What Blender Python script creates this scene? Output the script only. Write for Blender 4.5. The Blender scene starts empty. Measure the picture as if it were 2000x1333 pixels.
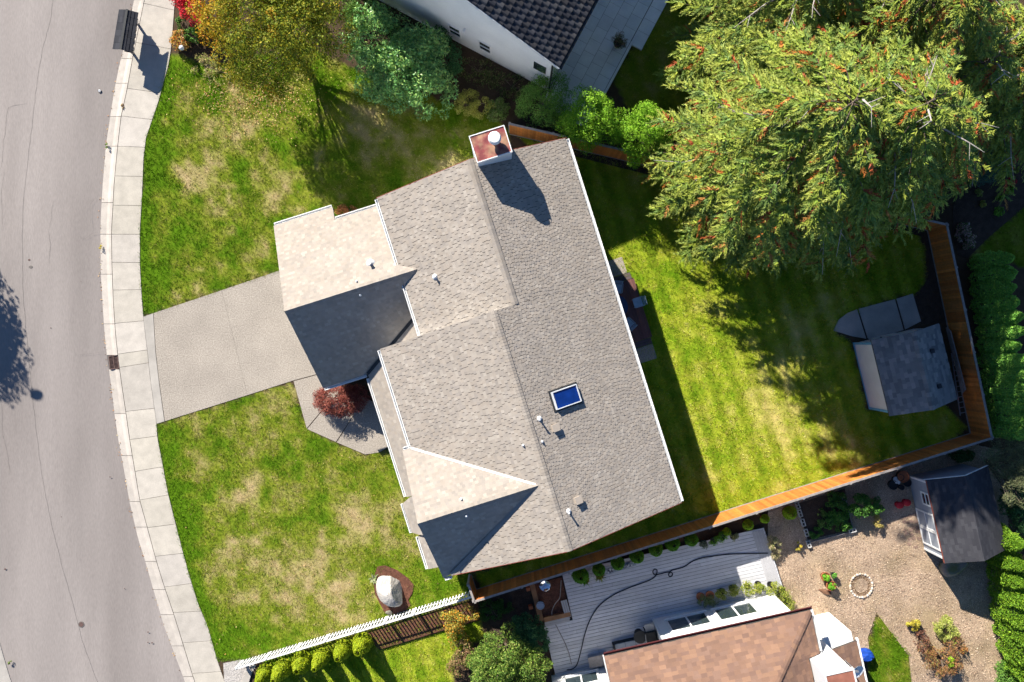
import bpy, math, random
import numpy as np
from mathutils import Vector, Matrix

# ------------------------------------------------------------------ camera, sky, sun, exposure
SC = bpy.context.scene
H = 47.0            # flying height of the camera (m)
S = 36.0            # photo pixels per metre at ground level
SUN_EL = math.radians(31.6)
SUN_DIR = (0.555, -0.832)       # horizontal direction the light travels
cam = bpy.data.cameras.new('camera')
cam.sensor_width = 36.0
cam.lens = 36.0 * S * H / 2000.0
cam.clip_start = 1.0
cam.clip_end = 1500.0
cam_o = bpy.data.objects.new('camera', cam)
cam_o.location = (0, 0, H)
SC.collection.objects.link(cam_o)
SC.camera = cam_o
SC.render.resolution_x, SC.render.resolution_y = 1024, 682
W = bpy.data.worlds.new('World')
SC.world = W
W.use_nodes = True
_n = W.node_tree.nodes
_sky = _n.new('ShaderNodeTexSky')
_sky.sky_type = 'NISHITA'
_sky.sun_disc = False
_sky.sun_elevation = SUN_EL
_sky.sun_rotation = math.radians(360 - 33.7)
_sky.air_density = 0.75
_sky.dust_density = 0.0
_sky.ozone_density = 6.0
W.node_tree.links.new(_sky.outputs[0], _n['Background'].inputs[0])
_n['Background'].inputs[1].default_value = 0.072
sun = bpy.data.lights.new('sun', 'SUN')
sun.energy = 5.0
sun.angle = math.radians(0.53)
sun.color = (1.0, 0.94, 0.84)
sun_o = bpy.data.objects.new('sun', sun)
_d = Vector((SUN_DIR[0] * math.cos(SUN_EL), SUN_DIR[1] * math.cos(SUN_EL), -math.sin(SUN_EL)))
sun_o.rotation_euler = _d.to_track_quat('-Z', 'Y').to_euler()
sun_o.location = (-20, 30, 40)
SC.collection.objects.link(sun_o)
SC.view_settings.view_transform = 'Standard'
SC.view_settings.look = 'None'
SC.view_settings.gamma = 1.0
SC.view_settings.use_curve_mapping = False
SC.view_settings.exposure = 1.06
SC.cycles.max_bounces = 5
SC.cycles.diffuse_bounces = 2
SC.cycles.use_light_tree = False
SC.cycles.transmission_bounces = 3
SC.cycles.transparent_max_bounces = 4

# ------------------------------------------------------------------ helpers
COL = SC.collection
rng = np.random.default_rng(7)
rnd = random.Random(11)


def P(px, py, z=0.0):
    """A spot seen at pixel (px, py) of the survey photo, at height z."""
    k = (H - z) / H / S
    return Vector(((px - 1000.0) * k, (666.5 - py) * k, z))


def lin(r, g, b):
    def f(c):
        c /= 255.0
        return c / 12.92 if c <= 0.04045 else ((c + 0.055) / 1.055) ** 2.4
    return (f(r), f(g), f(b))


class Frame:
    """Plan frame of a building: a and b axes on the ground."""
    def __init__(self, ox, oy, da, db):
        self.o = (ox, oy); self.da = da; self.db = db

    def W(self, a, b, z=0.0):
        return Vector((self.o[0] + self.da[0] * a + self.db[0] * b, self.o[1] + self.da[1] * a + self.db[1] * b, z))


class MB:
    def __init__(self):
        self.v = []; self.f = []; self.c = []; self.col = (0.5, 0.5, 0.5)

    def face(self, pts, col=None):
        i = len(self.v)
        self.v += [tuple(p) for p in pts]
        self.f.append(tuple(range(i, i + len(pts))))
        self.c.append(col or self.col)

    def prism(self, bot, top, col=None):
        """Closed solid between two rings (each counter-clockwise seen from above)."""
        n = len(bot); i = len(self.v)
        self.v += [tuple(p) for p in bot] + [tuple(p) for p in top]
        self.f.append(tuple(range(i + n, i + 2 * n)))
        self.f.append(tuple(reversed(range(i, i + n))))
        for k in range(n):
            j = (k + 1) % n
            self.f.append((i + k, i + j, i + n + j, i + n + k))
        self.c += [col or self.col] * (n + 2)
        return self

    def box(self, c, ax, ay, az, col=None):
        """Box with centre c and three half-axis vectors."""
        c = Vector(c); ax = Vector(ax); ay = Vector(ay); az = Vector(az)
        b = [c - ax - ay - az, c + ax - ay - az, c + ax + ay - az, c - ax + ay - az]
        t = [p + 2 * az for p in b]
        return self.prism(b, t, col)

    def fbox(self, F, a0, a1, b0, b1, z0, z1, col=None):
        r = [(a0, b0), (a1, b0), (a1, b1), (a0, b1)]
        return self.prism([F.W(a, b, z0) for a, b in r], [F.W(a, b, z1) for a, b in r], col)

    def bar(self, p, q, w, h, up=(0, 0, 1), col=None):
        p = Vector(p); q = Vector(q); d = q - p; L = d.length
        d.normalize(); u = Vector(up)
        s = d.cross(u)
        if s.length < 1e-4:
            s = d.cross(Vector((1, 0, 0)))
        s.normalize(); u = s.cross(d)
        return self.box((p + q) / 2, d * L / 2, s * w / 2, u * h / 2, col)

    def tube(self, pts, rad, n=8, cap=True, col=None):
        pts = [Vector(p) for p in pts]
        if not hasattr(rad, '__len__'):
            rad = [rad] * len(pts)
        i0 = len(self.v)
        for k, p in enumerate(pts):
            d = (pts[min(k + 1, len(pts) - 1)] - pts[max(k - 1, 0)]).normalized()
            s = d.cross(Vector((0, 0, 1)))
            if s.length < 1e-3:
                s = Vector((1, 0, 0))
            s.normalize(); u = s.cross(d)
            for j in range(n):
                t = 2 * math.pi * j / n
                self.v.append(tuple(p + rad[k] * (math.cos(t) * s + math.sin(t) * u)))
        m = 0
        for k in range(len(pts) - 1):
            for j in range(n):
                a = i0 + k * n + j; b = i0 + k * n + (j + 1) % n
                self.f.append((a, b, b + n, a + n)); m += 1
        if cap:
            self.f.append(tuple(range(i0, i0 + n)))
            e = i0 + (len(pts) - 1) * n
            self.f.append(tuple(reversed(range(e, e + n)))); m += 2
        self.c += [col or self.col] * m
        return self

    def lathe(self, c, prof, n=16, sx=1.0, sy=1.0, col=None, rot=0.0):
        """prof: list of (radius, z) from bottom to top, or round a rim and back."""
        c = Vector(c); i0 = len(self.v)
        for r, z in prof:
            for j in range(n):
                t = 2 * math.pi * j / n + rot
                self.v.append((c.x + r * sx * math.cos(t), c.y + r * sy * math.sin(t), c.z + z))
        m = 0
        for k in range(len(prof) - 1):
            for j in range(n):
                a = i0 + k * n + j; b = i0 + k * n + (j + 1) % n
                self.f.append((a, b, b + n, a + n)); m += 1
        self.f.append(tuple(reversed(range(i0, i0 + n)))); m += 1
        e = i0 + (len(prof) - 1) * n
        self.f.append(tuple(range(e, e + n))); m += 1
        self.c += [col or self.col] * m
        return self


BASE = {}


def mesh_of(name, mb, base=(0, 0, 0)):
    me = bpy.data.meshes.new(name)
    bx, by, bz = base
    me.from_pydata([(x - bx, y - by, z - bz) for x, y, z in mb.v], [], mb.f)
    a = me.attributes.new('Col', 'FLOAT_COLOR', 'FACE')
    a.data.foreach_set('color', [q for c in mb.c for q in (c[0], c[1], c[2], 1.0)])
    return me


def obj(name, mb, mat, parent=None, base=None, smooth=False):
    if parent is not None:
        base = BASE[parent.name]
    elif base is None:
        base = Vector((0, 0, 0))
    me = mesh_of(name, mb, base) if isinstance(mb, MB) else mb
    if mat is not None:
        me.materials.clear(); me.materials.append(mat)
    if smooth:
        me.polygons.foreach_set('use_smooth', [True] * len(me.polygons))
    o = bpy.data.objects.new(name, me)
    COL.objects.link(o)
    BASE[o.name] = Vector(base)
    if parent is not None:
        o.parent = parent
    else:
        o.location = base
    return o


def inst(name, me, mtx, parent, color=None):
    """A piece that shares its mesh with its likes."""
    o = bpy.data.objects.new(name, me)
    COL.objects.link(o)
    b = BASE[parent.name]
    BASE[o.name] = b
    o.parent = parent
    o.matrix_basis = Matrix.Translation(-b) @ mtx
    if color is not None:
        o.color = (color[0], color[1], color[2], 1.0)
    return o


def tag(o, label=None, cat=None, group=None, kind=None):
    if label: o['label'] = label
    if cat: o['category'] = cat
    if group: o['group'] = group
    if kind: o['kind'] = kind
    return o


def thing(name, label, cat, base, group=None):
    o = bpy.data.objects.new(name, None)
    o.empty_display_size = 0.3
    COL.objects.link(o)
    o.location = base
    BASE[o.name] = Vector(base)
    return tag(o, label, cat, group)


def struct(name, mb, mat, parent=None):
    o = obj(name, mb, mat, parent)
    if parent is None:
        o['kind'] = 'structure'
    return o


# ------------------------------------------------------------------ materials
def mat(name, col=(0.5, 0.5, 0.5), rough=0.85, src='flat', ns=6.0, na=0.12, ns2=60.0, na2=0.0, bump=0.0, bs=60.0,
        metal=0.0, spec=0.3, trans=0.0, hue=None, hs=1.5, ha=0.5, stretch=None):
    m = bpy.data.materials.new(name)
    m.use_nodes = True
    nt = m.node_tree; N = nt.nodes; L = nt.links
    b = N['Principled BSDF']
    geo = N.new('ShaderNodeNewGeometry')
    vec = geo.outputs['Position']
    if stretch:
        mp = N.new('ShaderNodeMapping')
        mp.inputs['Rotation'].default_value = (0, 0, stretch[0])
        mp.inputs['Scale'].default_value = stretch[1]
        L.new(vec, mp.inputs['Vector'])
        vec = mp.outputs[0]
    if src == 'attr':
        s = N.new('ShaderNodeAttribute'); s.attribute_name = 'Col'; c = s.outputs['Color']
    elif src == 'obj':
        s = N.new('ShaderNodeObjectInfo'); c = s.outputs['Color']
    else:
        s = N.new('ShaderNodeRGB'); s.outputs[0].default_value = (*col, 1); c = s.outputs[0]

    def noise(sc, det=4.0):
        t = N.new('ShaderNodeTexNoise')
        t.inputs['Scale'].default_value = sc
        t.inputs['Detail'].default_value = det
        L.new(vec, t.inputs['Vector'])
        return t.outputs['Fac']
    if hue is not None:
        mr = N.new('ShaderNodeMapRange')
        mr.inputs['From Min'].default_value = 0.42; mr.inputs['From Max'].default_value = 0.62
        mr.inputs['To Max'].default_value = ha
        L.new(noise(hs, 5.0), mr.inputs['Value'])
        mx = N.new('ShaderNodeMix'); mx.data_type = 'RGBA'
        L.new(mr.outputs[0], mx.inputs['Factor']); L.new(c, mx.inputs['A'])
        mx.inputs['B'].default_value = (*hue, 1)
        c = mx.outputs['Result']
    for sc, am in ((ns, na), (ns2, na2)):
        if am <= 0:
            continue
        mr = N.new('ShaderNodeMapRange')
        mr.inputs['From Min'].default_value = 0.3; mr.inputs['From Max'].default_value = 0.7
        mr.inputs['To Min'].default_value = 1 - am; mr.inputs['To Max'].default_value = 1 + am
        L.new(noise(sc), mr.inputs['Value'])
        vm = N.new('ShaderNodeVectorMath'); vm.operation = 'SCALE'
        L.new(c, vm.inputs[0]); L.new(mr.outputs[0], vm.inputs['Scale'])
        c = vm.outputs[0]
    L.new(c, b.inputs['Base Color'])
    b.inputs['Roughness'].default_value = rough
    b.inputs['Metallic'].default_value = metal
    b.inputs['Specular IOR Level'].default_value = spec
    if bump > 0:
        bp = N.new('ShaderNodeBump')
        bp.inputs['Strength'].default_value = 1.0
        bp.inputs['Distance'].default_value = bump
        L.new(noise(bs, 3.0), bp.inputs['Height'])
        L.new(bp.outputs[0], b.inputs['Normal'])
    if trans > 0:
        tr = N.new('ShaderNodeBsdfTranslucent')
        L.new(c, tr.inputs['Color'])
        ms = N.new('ShaderNodeMixShader'); ms.inputs[0].default_value = trans
        L.new(b.outputs[0], ms.inputs[1]); L.new(tr.outputs[0], ms.inputs[2])
        L.new(ms.outputs[0], N['Material Output'].inputs['Surface'])
    return m


M = {}
M['asphalt'] = mat('asphalt', (0.292, 0.260, 0.242), 0.9, ns=0.5, na=0.10, ns2=28, na2=0.10, bump=0.004, bs=60, hue=(0.228, 0.201, 0.186), hs=0.22, ha=0.8, stretch=(-0.12, (1, 0.16, 1)))
M['concrete'] = mat('concrete', (0.42, 0.39, 0.35), 0.9, 'obj', ns=2.2, na=0.10, ns2=35, na2=0.10, bump=0.004, bs=80)
M['concrete_flat'] = mat('concrete_plain', (0.40, 0.37, 0.33), 0.9, ns=1.6, na=0.13, ns2=40, na2=0.12, bump=0.004, bs=70)
M['aggregate'] = mat('exposed_aggregate', (0.35, 0.308, 0.26), 0.9, ns=0.7, na=0.08, ns2=16, na2=0.30, bump=0.012, bs=28)
M['shingle'] = mat('roof_shingle', src='attr', rough=0.95, ns=1.1, na=0.07, ns2=55, na2=0.10, bump=0.003, bs=120, spec=0.1)
M['shingle_obj'] = mat('roof_shingle_single', src='obj', rough=0.95, ns=1.1, na=0.07, ns2=55, na2=0.10, bump=0.003, bs=120, spec=0.1)
M['tile'] = mat('slate_tile', src='obj', rough=0.8, ns=3, na=0.15, ns2=40, na2=0.1, spec=0.2)
M['tile_attr'] = mat('slate_tile_far', src='attr', rough=0.8, ns=3, na=0.15, ns2=40, na2=0.1, spec=0.2)
M['felt'] = mat('roof_underlay', (0.05, 0.048, 0.046), 0.95)
M['white'] = mat('white_paint', (0.78, 0.78, 0.76), 0.6, ns=1.5, na=0.05)
M['siding'] = mat('painted_siding', (0.62, 0.64, 0.66), 0.7, ns=1.2, na=0.06)
M['stucco'] = mat('white_stucco', (0.82, 0.82, 0.81), 0.8, ns=0.6, na=0.06, ns2=20, na2=0.04, bump=0.004, bs=40)
M['grey_siding'] = mat('grey_siding', (0.30, 0.33, 0.38), 0.75, ns=2, na=0.08)
M['brick_red'] = mat('red_fascia', (0.22, 0.06, 0.04), 0.8)
M['dark'] = mat('dark_metal', (0.025, 0.027, 0.03), 0.5, ns=5, na=0.2)
M['black'] = mat('black_rubber', (0.012, 0.013, 0.015), 0.6)
M['metal'] = mat('grey_metal', (0.45, 0.46, 0.48), 0.4, metal=0.7, ns=6, na=0.1)
M['glass'] = mat('window_glass', (0.03, 0.045, 0.05), 0.06, spec=0.9, na=0.0)
M['skyglass'] = mat('skylight_glass', (0.004, 0.03, 0.19), 0.08, spec=0.8, na=0.35, ns=1.6)  # blue of the reflected sky is put into the pane's base colour
M['rust'] = mat('rusty_cap', (0.24, 0.055, 0.055), 0.5, ns=3, na=0.35, hue=(0.36, 0.22, 0.13), hs=2.4, ha=0.8, spec=0.4)
M['cedar'] = mat('cedar_board', src='obj', rough=0.8, ns=5, na=0.14, ns2=40, na2=0.12, bump=0.003, bs=60)
M['cedar_flat'] = mat('cedar_rail', (0.30, 0.155, 0.075), 0.85, ns=3, na=0.2)
M['greywood'] = mat('weathered_wood', (0.30, 0.27, 0.25), 0.85, ns=6, na=0.2)
M['deck'] = mat('grey_deck_board', src='obj', rough=0.65, ns=3, na=0.06, ns2=50, na2=0.05)
M['ash'] = mat('fire_ash', (0.17, 0.11, 0.065), 0.95, ns=4, na=0.3, ns2=25, na2=0.3, bump=0.03, bs=20)
M['stump'] = mat('root_wood', (0.17, 0.09, 0.055), 0.95, ns=5, na=0.3, bump=0.03, bs=10)
M['browndeck'] = mat('brown_deck_board', src='obj', rough=0.65, ns=3, na=0.08, ns2=50, na2=0.06)
M['bark'] = mat('tree_bark', (0.16, 0.12, 0.09), 0.95, ns=9, na=0.35, bump=0.01, bs=30)
M['palebark'] = mat('bare_twig', (0.42, 0.37, 0.33), 0.9, ns=9, na=0.3)
M['leaf'] = mat('leaf', src='attr', rough=0.62, na=0.0, spec=0.25, trans=0.28)
M['needle'] = mat('conifer_needle', src='attr', rough=0.6, na=0.0, spec=0.2, trans=0.12)
M['glossleaf'] = mat('gloss_leaf', src='attr', rough=0.42, na=0.0, spec=0.5, trans=0.16)
M['grass'] = mat('grass_blade', src='attr', rough=0.85, na=0.0, spec=0.1, trans=0.22)
M['lawnbase'] = mat('lawn_soil', src='attr', rough=0.95, ns=5, na=0.12, ns2=40, na2=0.30, bump=0.03, bs=26, spec=0.05)
M['mulch'] = mat('bark_mulch', (0.13, 0.055, 0.035), 0.95, ns=6, na=0.3, ns2=30, na2=0.4, bump=0.03, bs=24)
M['soil'] = mat('dark_soil', (0.055, 0.038, 0.028), 0.95, ns=4, na=0.3, ns2=25, na2=0.4, bump=0.03, bs=22)
M['chipsbase'] = mat('wood_chip_bed', (0.42, 0.31, 0.22), 0.95, ns=0.8, na=0.2, ns2=22, na2=0.35, bump=0.03, bs=24, hue=(0.22, 0.17, 0.07), hs=0.5, ha=0.4)
M['chips'] = mat('wood_chip', src='attr', rough=0.95, na=0.0)
M['gravel'] = mat('pale_gravel', (0.42, 0.39, 0.36), 0.9, ns=3, na=0.1, ns2=22, na2=0.45, bump=0.03, bs=22)
M['rock'] = mat('pale_boulder', (0.50, 0.47, 0.43), 0.85, ns=2.2, na=0.2, ns2=12, na2=0.2, bump=0.05, bs=5, hue=(0.22, 0.19, 0.16), hs=2.2, ha=0.6)
M['mossrock'] = mat('mossy_boulder', (0.26, 0.24, 0.21), 0.9, ns=3, na=0.25, bump=0.04, bs=6, hue=(0.10, 0.12, 0.03), hs=1.5, ha=0.8)
M['terracotta'] = mat('terracotta', (0.36, 0.12, 0.055), 0.8, ns=8, na=0.15)
M['plasticblack'] = mat('black_plastic', (0.02, 0.02, 0.022), 0.5)
M['red'] = mat('red_plastic', (0.55, 0.02, 0.03), 0.5)
M['blue'] = mat('blue_tarp', (0.01, 0.06, 0.35), 0.55, ns=5, na=0.3, bump=0.03, bs=4)
M['chairblue'] = mat('pale_blue_metal', (0.30, 0.42, 0.55), 0.5)
M['navy'] = mat('navy_glass_table', (0.015, 0.03, 0.09), 0.25, spec=0.6)
M['paver'] = mat('pale_paver', src='obj', rough=0.75, ns=1.5, na=0.07, ns2=30, na2=0.06)
M['stone'] = mat('ring_stone', src='obj', rough=0.9, ns=8, na=0.2, bump=0.01, bs=15)
M['cinder'] = mat('cinder_block', (0.45, 0.45, 0.44), 0.95, ns=6, na=0.12, ns2=40, na2=0.15)
M['crack'] = mat('crack_filler', (0.15, 0.135, 0.125), 0.95)
M['iron'] = mat('cast_iron', (0.12, 0.075, 0.065), 0.7, ns=12, na=0.2)
M['carblack'] = mat('painted_box', (0.03, 0.033, 0.04), 0.45, ns=2, na=0.1)
M['brownroof'] = mat('brown_roofing', (0.24, 0.145, 0.10), 0.95, ns=4, na=0.15, ns2=30, na2=0.15)
M['greyshingle'] = mat('grey_roofing', (0.085, 0.085, 0.095), 0.9, ns=2, na=0.2, ns2=40, na2=0.15)

# ------------------------------------------------------------------ numeric helpers
def inside(px, py, poly):
    r = np.zeros(px.shape, bool)
    n = len(poly)
    for i in range(n):
        x1, y1 = poly[i]; x2, y2 = poly[(i + 1) % n]
        c = ((y1 > py) != (y2 > py)) & (px < (x2 - x1) * (py - y1) / (y2 - y1 + 1e-12) + x1)
        r ^= c
    return r


_tabs = {}


def vnoise(x, y, s, seed):
    """Smooth value noise in 0..1."""
    if seed not in _tabs:
        _tabs[seed] = np.random.default_rng(seed).random((64, 64))
    T = _tabs[seed]
    u = x / s; v = y / s
    i = np.floor(u).astype(int); j = np.floor(v).astype(int)
    fu = u - i; fv = v - j
    fu = fu * fu * (3 - 2 * fu); fv = fv * fv * (3 - 2 * fv)
    g = lambda a, b: T[a % 64, b % 64]
    return (g(i, j) * (1 - fu) + g(i + 1, j) * fu) * (1 - fv) + (g(i, j + 1) * (1 - fu) + g(i + 1, j + 1) * fu) * fv


def fbm(x, y, s, seed, o=4):
    t = 0; w = 0; a = 1.0
    for k in range(o):
        t = t + a * vnoise(x + 13.7 * k, y - 7.1 * k, s, seed + k); w += a
        s *= 0.5; a *= 0.6
    return t / w


def quad_mesh(name, V, Cc, n=4):
    """V (k, n, 3) polygons with colours Cc (k, 3)."""
    k = V.shape[0]
    me = bpy.data.meshes.new(name)
    me.vertices.add(k * n)
    me.vertices.foreach_set('co', V.reshape(-1).astype(np.float32))
    me.loops.add(k * n)
    me.loops.foreach_set('vertex_index', np.arange(k * n, dtype=np.int32))
    me.polygons.add(k)
    me.polygons.foreach_set('loop_start', np.arange(0, k * n, n, dtype=np.int32))
    a = me.attributes.new('Col', 'FLOAT_COLOR', 'FACE')
    c4 = np.ones((k, 4), np.float32); c4[:, :3] = Cc
    a.data.foreach_set('color', c4.reshape(-1))
    me.update(calc_edges=True)
    return me


def unit(v):
    return v / (np.linalg.norm(v, axis=-1, keepdims=True) + 1e-9)


def leaves(P0, N, L, Wd, D=None):
    """Rhombus leaves: centres P0, normals N, long axis D."""
    n = len(P0)
    if D is None:
        D = rng.normal(size=(n, 3))
    N = unit(N)
    D = unit(D - (D * N).sum(1, keepdims=True) * N)
    T = np.cross(N, D)
    L = np.broadcast_to(np.asarray(L, float), (n,))[:, None] / 2
    Wd = np.broadcast_to(np.asarray(Wd, float), (n,))[:, None] / 2
    return np.stack([P0 - D * L, P0 + T * Wd - D * L * 0.1, P0 + D * L, P0 - T * Wd - D * L * 0.1], 1)


LEAF_GAIN = 1.5


def pick(pal, n, jit=0.18):
    pal = np.array(pal) * LEAF_GAIN
    c = pal[rng.integers(0, len(pal), n)]
    return np.clip(c * (1 + rng.normal(0, jit, (n, 1))), 0.002, 0.8)


def clumps(ells, k, cr, zmin=-0.5):
    """Clump centres and radii on the shells of ellipsoids (x, y, z, rx, ry, rz)."""
    C = []; R = []
    vol = np.array([e[3] * e[4] * e[5] for e in ells]) ** 0.67
    ks = np.maximum(3, (k * vol / vol.sum()).astype(int))
    for e, kk in zip(ells, ks):
        u = unit(rng.normal(size=(kk * 3, 3)))
        u = u[u[:, 2] > zmin][:kk]
        rr = np.array(e[3:6])
        C.append(np.array(e[:3]) + u * rr * rng.uniform(0.55, 0.92, (len(u), 1)))
        R.append(cr * (rr.mean()) * rng.uniform(0.65, 1.3, len(u)))
    return np.concatenate(C), np.concatenate(R)


def foliage(ells, n, leaf, pal, k=60, cr=0.3, asp=0.5, jit=0.2, up=0.25, clumpcol=None, zmin=-0.5, flat=1.0):
    C, R = clumps(ells, k, cr, zmin)
    w = R ** 2; i = rng.choice(len(C), n, p=w / w.sum())
    v = unit(rng.normal(size=(n, 3)))
    P0 = C[i] + v * (R[i] * rng.uniform(0.45, 1.0, n) ** 0.5)[:, None] * np.array([1, 1, flat])
    P0[:, 2] = np.maximum(P0[:, 2], 0.03)
    N = v * 0.6 + rng.normal(size=(n, 3)) * 0.5 + np.array([0, 0, up])
    c = pick(pal, n, jit)
    if clumpcol is not None:
        cc = pick(clumpcol, len(C), 0.1)
        mixf = rng.uniform(0.3, 0.9, (n, 1))
        c = c * (1 - mixf) + cc[i] * mixf
    L = leaf * rng.uniform(0.6, 1.35, n)
    return quad_mesh('foliage', leaves(P0, N, L, L * asp), c), C, R


def shift(me, base):
    me.transform(Matrix.Translation(-Vector(base)))
    return me


def stems(base, C, n=8, r=0.05, seed=0):
    mb = MB(); R = random.Random(seed)
    b = Vector(base)
    idx = list(range(len(C))); R.shuffle(idx)
    for i in idx[:n]:
        c = Vector(C[i])
        m = b.lerp(c, 0.5) + Vector((R.uniform(-.1, .1), R.uniform(-.1, .1), 0.12 * (c.z - b.z)))
        mb.tube([b + Vector((R.uniform(-r, r), R.uniform(-r, r), -0.02)), m, c], [r, r * 0.7, r * 0.25], 6)
    return mb


def shrub(name, label, cat, bp, ells, n, leaf, pal, group=None, material='leaf', stem_r=0.04, nst=10, crown='crown', stem='stem', bz=0.1, **kw):
    """bp: base pixel; ells relative to the base (dx, dy, z, rx, ry, rz)."""
    b = P(bp[0], bp[1], bz)
    t = thing(name, label, cat, b, group)
    E = [(b.x + e[0], b.y + e[1], bz + e[2], e[3], e[4], e[5]) for e in ells]
    me, C, R = foliage(E, n, leaf, pal, **kw)
    obj(crown, shift(me, b), M[material], t)
    obj(stem, stems(b, C, nst, stem_r, n), M['bark'], t)
    return t


# ------------------------------------------------------------------ ground, lawns
EDGE_R = [(290, -120), (262, 0), (243, 91), (233, 128), (223, 179), (214, 236), (206.6, 287), (201, 354), (197, 422), (196, 450), (197, 534), (202.5, 629), (207, 683), (214, 730), (216, 744), (223, 804), (233, 872), (239, 900), (253, 981), (270, 1053), (284, 1098), (299, 1150), (320, 1222), (338, 1270), (359, 1326), (400, 1450)]
EDGE_C = [(312, -120), (282, 0), (275, 34), (258, 118), (248, 175), (236, 230), (229.6, 287), (223, 354), (219.5, 422), (217.5, 450), (218.5, 517), (221, 585), (225.5, 652), (231, 703), (238, 754), (246.5, 811), (254, 865), (260, 900), (273, 978), (287.5, 1030), (304, 1092), (320, 1144), (338, 1196), (356, 1254), (375, 1316), (420, 1450)]
EDGE_L = [(368, -120), (341, 0), (339, 34), (332, 115), (309, 199), (294, 243), (285, 270), (280, 310), (277, 388), (273, 450), (273, 517), (277, 585), (279.5, 619), (287, 683), (294, 747), (305.5, 828), (307, 855), (316, 900), (326.5, 958), (341, 1017), (356, 1075), (370, 1127), (388, 1183), (406, 1225), (413, 1251), (424, 1290), (435, 1322), (478, 1450)]


def at_y(pl, y):
    for (x1, y1), (x2, y2) in zip(pl[:-1], pl[1:]):
        if y1 <= y <= y2:
            return x1 + (x2 - x1) * (y - y1) / (y2 - y1)
    return pl[0][0] if y < pl[0][1] else pl[-1][0]


LAWNS = {
    'ul': [(332, 112), (309, 199), (285, 270), (277, 388), (273, 450), (277, 585), (280, 618), (545, 531), (640, 440), (760, 440), (950, 330), (1000, 262), (970, 235), (880, 205), (720, 150), (600, 90), (470, 120), (400, 130), (360, 110)],
    'll': [(306, 830), (316, 900), (326, 958), (341, 1017), (356, 1075), (370, 1127), (388, 1183), (406, 1225), (424, 1290), (468, 1290), (925, 1162), (925, 1120), (880, 1080), (800, 940), (775, 870), (741, 884), (713, 889), (655, 866), (598, 839), (572, 748)],
    'back': [(1010, 268), (1300, 334), (1700, 430), (1785, 455), (1805, 485), (1808, 540), (1790, 578), (1740, 582), (1675, 607), (1640, 625), (1628, 650), (1660, 665), (1690, 800), (1850, 795), (1885, 835), (1860, 862), (1500, 972), (1150, 1084), (940, 1150), (930, 1120), (1150, 1060), (1290, 960), (1100, 330)],
    'sw': [(515, 1290), (930, 1172), (945, 1240), (880, 1290), (900, 1420), (500, 1420)],
    'se': [(1712, 1195), (1735, 1225), (1772, 1275), (1785, 1420), (1705, 1420), (1700, 1330), (1688, 1262), (1700, 1240)],
    'north': [(1195, 160), (1290, 5), (1330, -60), (1420, -60), (1380, 120), (1340, 240), (1230, 215)],
    'east': [(1888, 505), (1925, 470), (2000, 400), (2100, 330), (2100, 600), (2010, 520), (1900, 512)],
    'across': [(-260, -120), (-175, -120), (-190, 300), (-185, 700), (-90, 1150), (-15, 1450), (-260, 1450)],
}
DRY = [(440, 290, 48), (402, 345, 40), (480, 262, 38), (500, 320, 40), (540, 232, 34), (520, 385, 26), (430, 400, 30), (505, 470, 26), (460, 215, 26), (498, 838, 34), (520, 860, 22), (478, 962, 34), (500, 1100, 52), (545, 1125, 42), (470, 1160, 46), (435, 1140, 30), (620, 1095, 40), (560, 980, 36), (690, 1010, 44), (400, 905, 30), (780, 340, 60), (720, 270, 50), (860, 330, 40), (560, 1170, 40), (660, 1190, 50),
       (1560, 660, 50), (1530, 880, 50), (1640, 870, 40), (1500, 800, 45)]


def dryness(px, py):
    x = px / S; y = py / S
    B = np.zeros_like(x)
    for (cx, cy, r) in DRY:
        r2 = (r * 1.35) ** 2
        B = np.maximum(B, np.exp(-((px - cx) ** 2 + (py - cy) ** 2) / r2)) + 0.12 * np.exp(-((px - cx) ** 2 + (py - cy) ** 2) / r2)
    d = 1.15 * (fbm(x, y, 3.2, 21, 6) - 0.5) + 1.35 * (fbm(x, y, 0.6, 71, 3) - 0.5) + 0.40 * B - 0.13
    # strips beside the paving are watered and stay green
    for pl, w in ((EDGE_L, 34.0),):
        ex = np.interp(py, [q[1] for q in pl], [q[0] for q in pl])
        d = d - 0.42 * np.exp(-((px - ex) / w) ** 2)
    return d


def grass_col(px, py, zone, jit=None):
    x = px / S; y = py / S
    d = dryness(px, py)
    if zone in ('back', 'north', 'east', 'sw'):
        # mown in strips parallel to the house
        bb = (x * 0.953 - y * 0.302)
        d = d * 0.50 + 0.09 + 0.075 * np.sign(np.sin(bb * 2 * math.pi / 1.1)) * (0.3 + 0.7 * vnoise(x, y, 3.0, 90))
    if zone == 'll':
        d = d * 0.85 + 0.11
    if zone == 'sw':
        d = d - 0.05
    g1 = np.array((0.105, 0.21, 0.008)); g2 = np.array((0.245, 0.285, 0.028)); g3 = np.array((0.50, 0.385, 0.20))
    if jit is not None:
        d = d + jit
    t = np.clip((d + 0.28) / 0.40, 0, 1)[..., None]
    u = np.clip((d - 0.14) / 0.55, 0, 1)[..., None]
    c = g1 * (1 - t) + g2 * t
    c = c * (1 - u) + g3 * u
    if zone in ('back', 'sw'):
        fr_ = ((x * 0.953 - y * 0.302) / 1.1) % 1.0
        c = c * (1 + 0.20 * (np.abs(fr_ - 0.5) < 0.055))[..., None]
        c = c * np.array((1.62, 1.60, 1.25)) * (1 + 0.12 * np.sign(np.sin((x * 0.953 - y * 0.302) * 2 * math.pi / 1.1)) * (0.4 + 0.6 * vnoise(x, y, 2.5, 91)))[..., None]
    elif zone in ('ul', 'll'):
        c = c * 1.22
    return c


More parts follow.
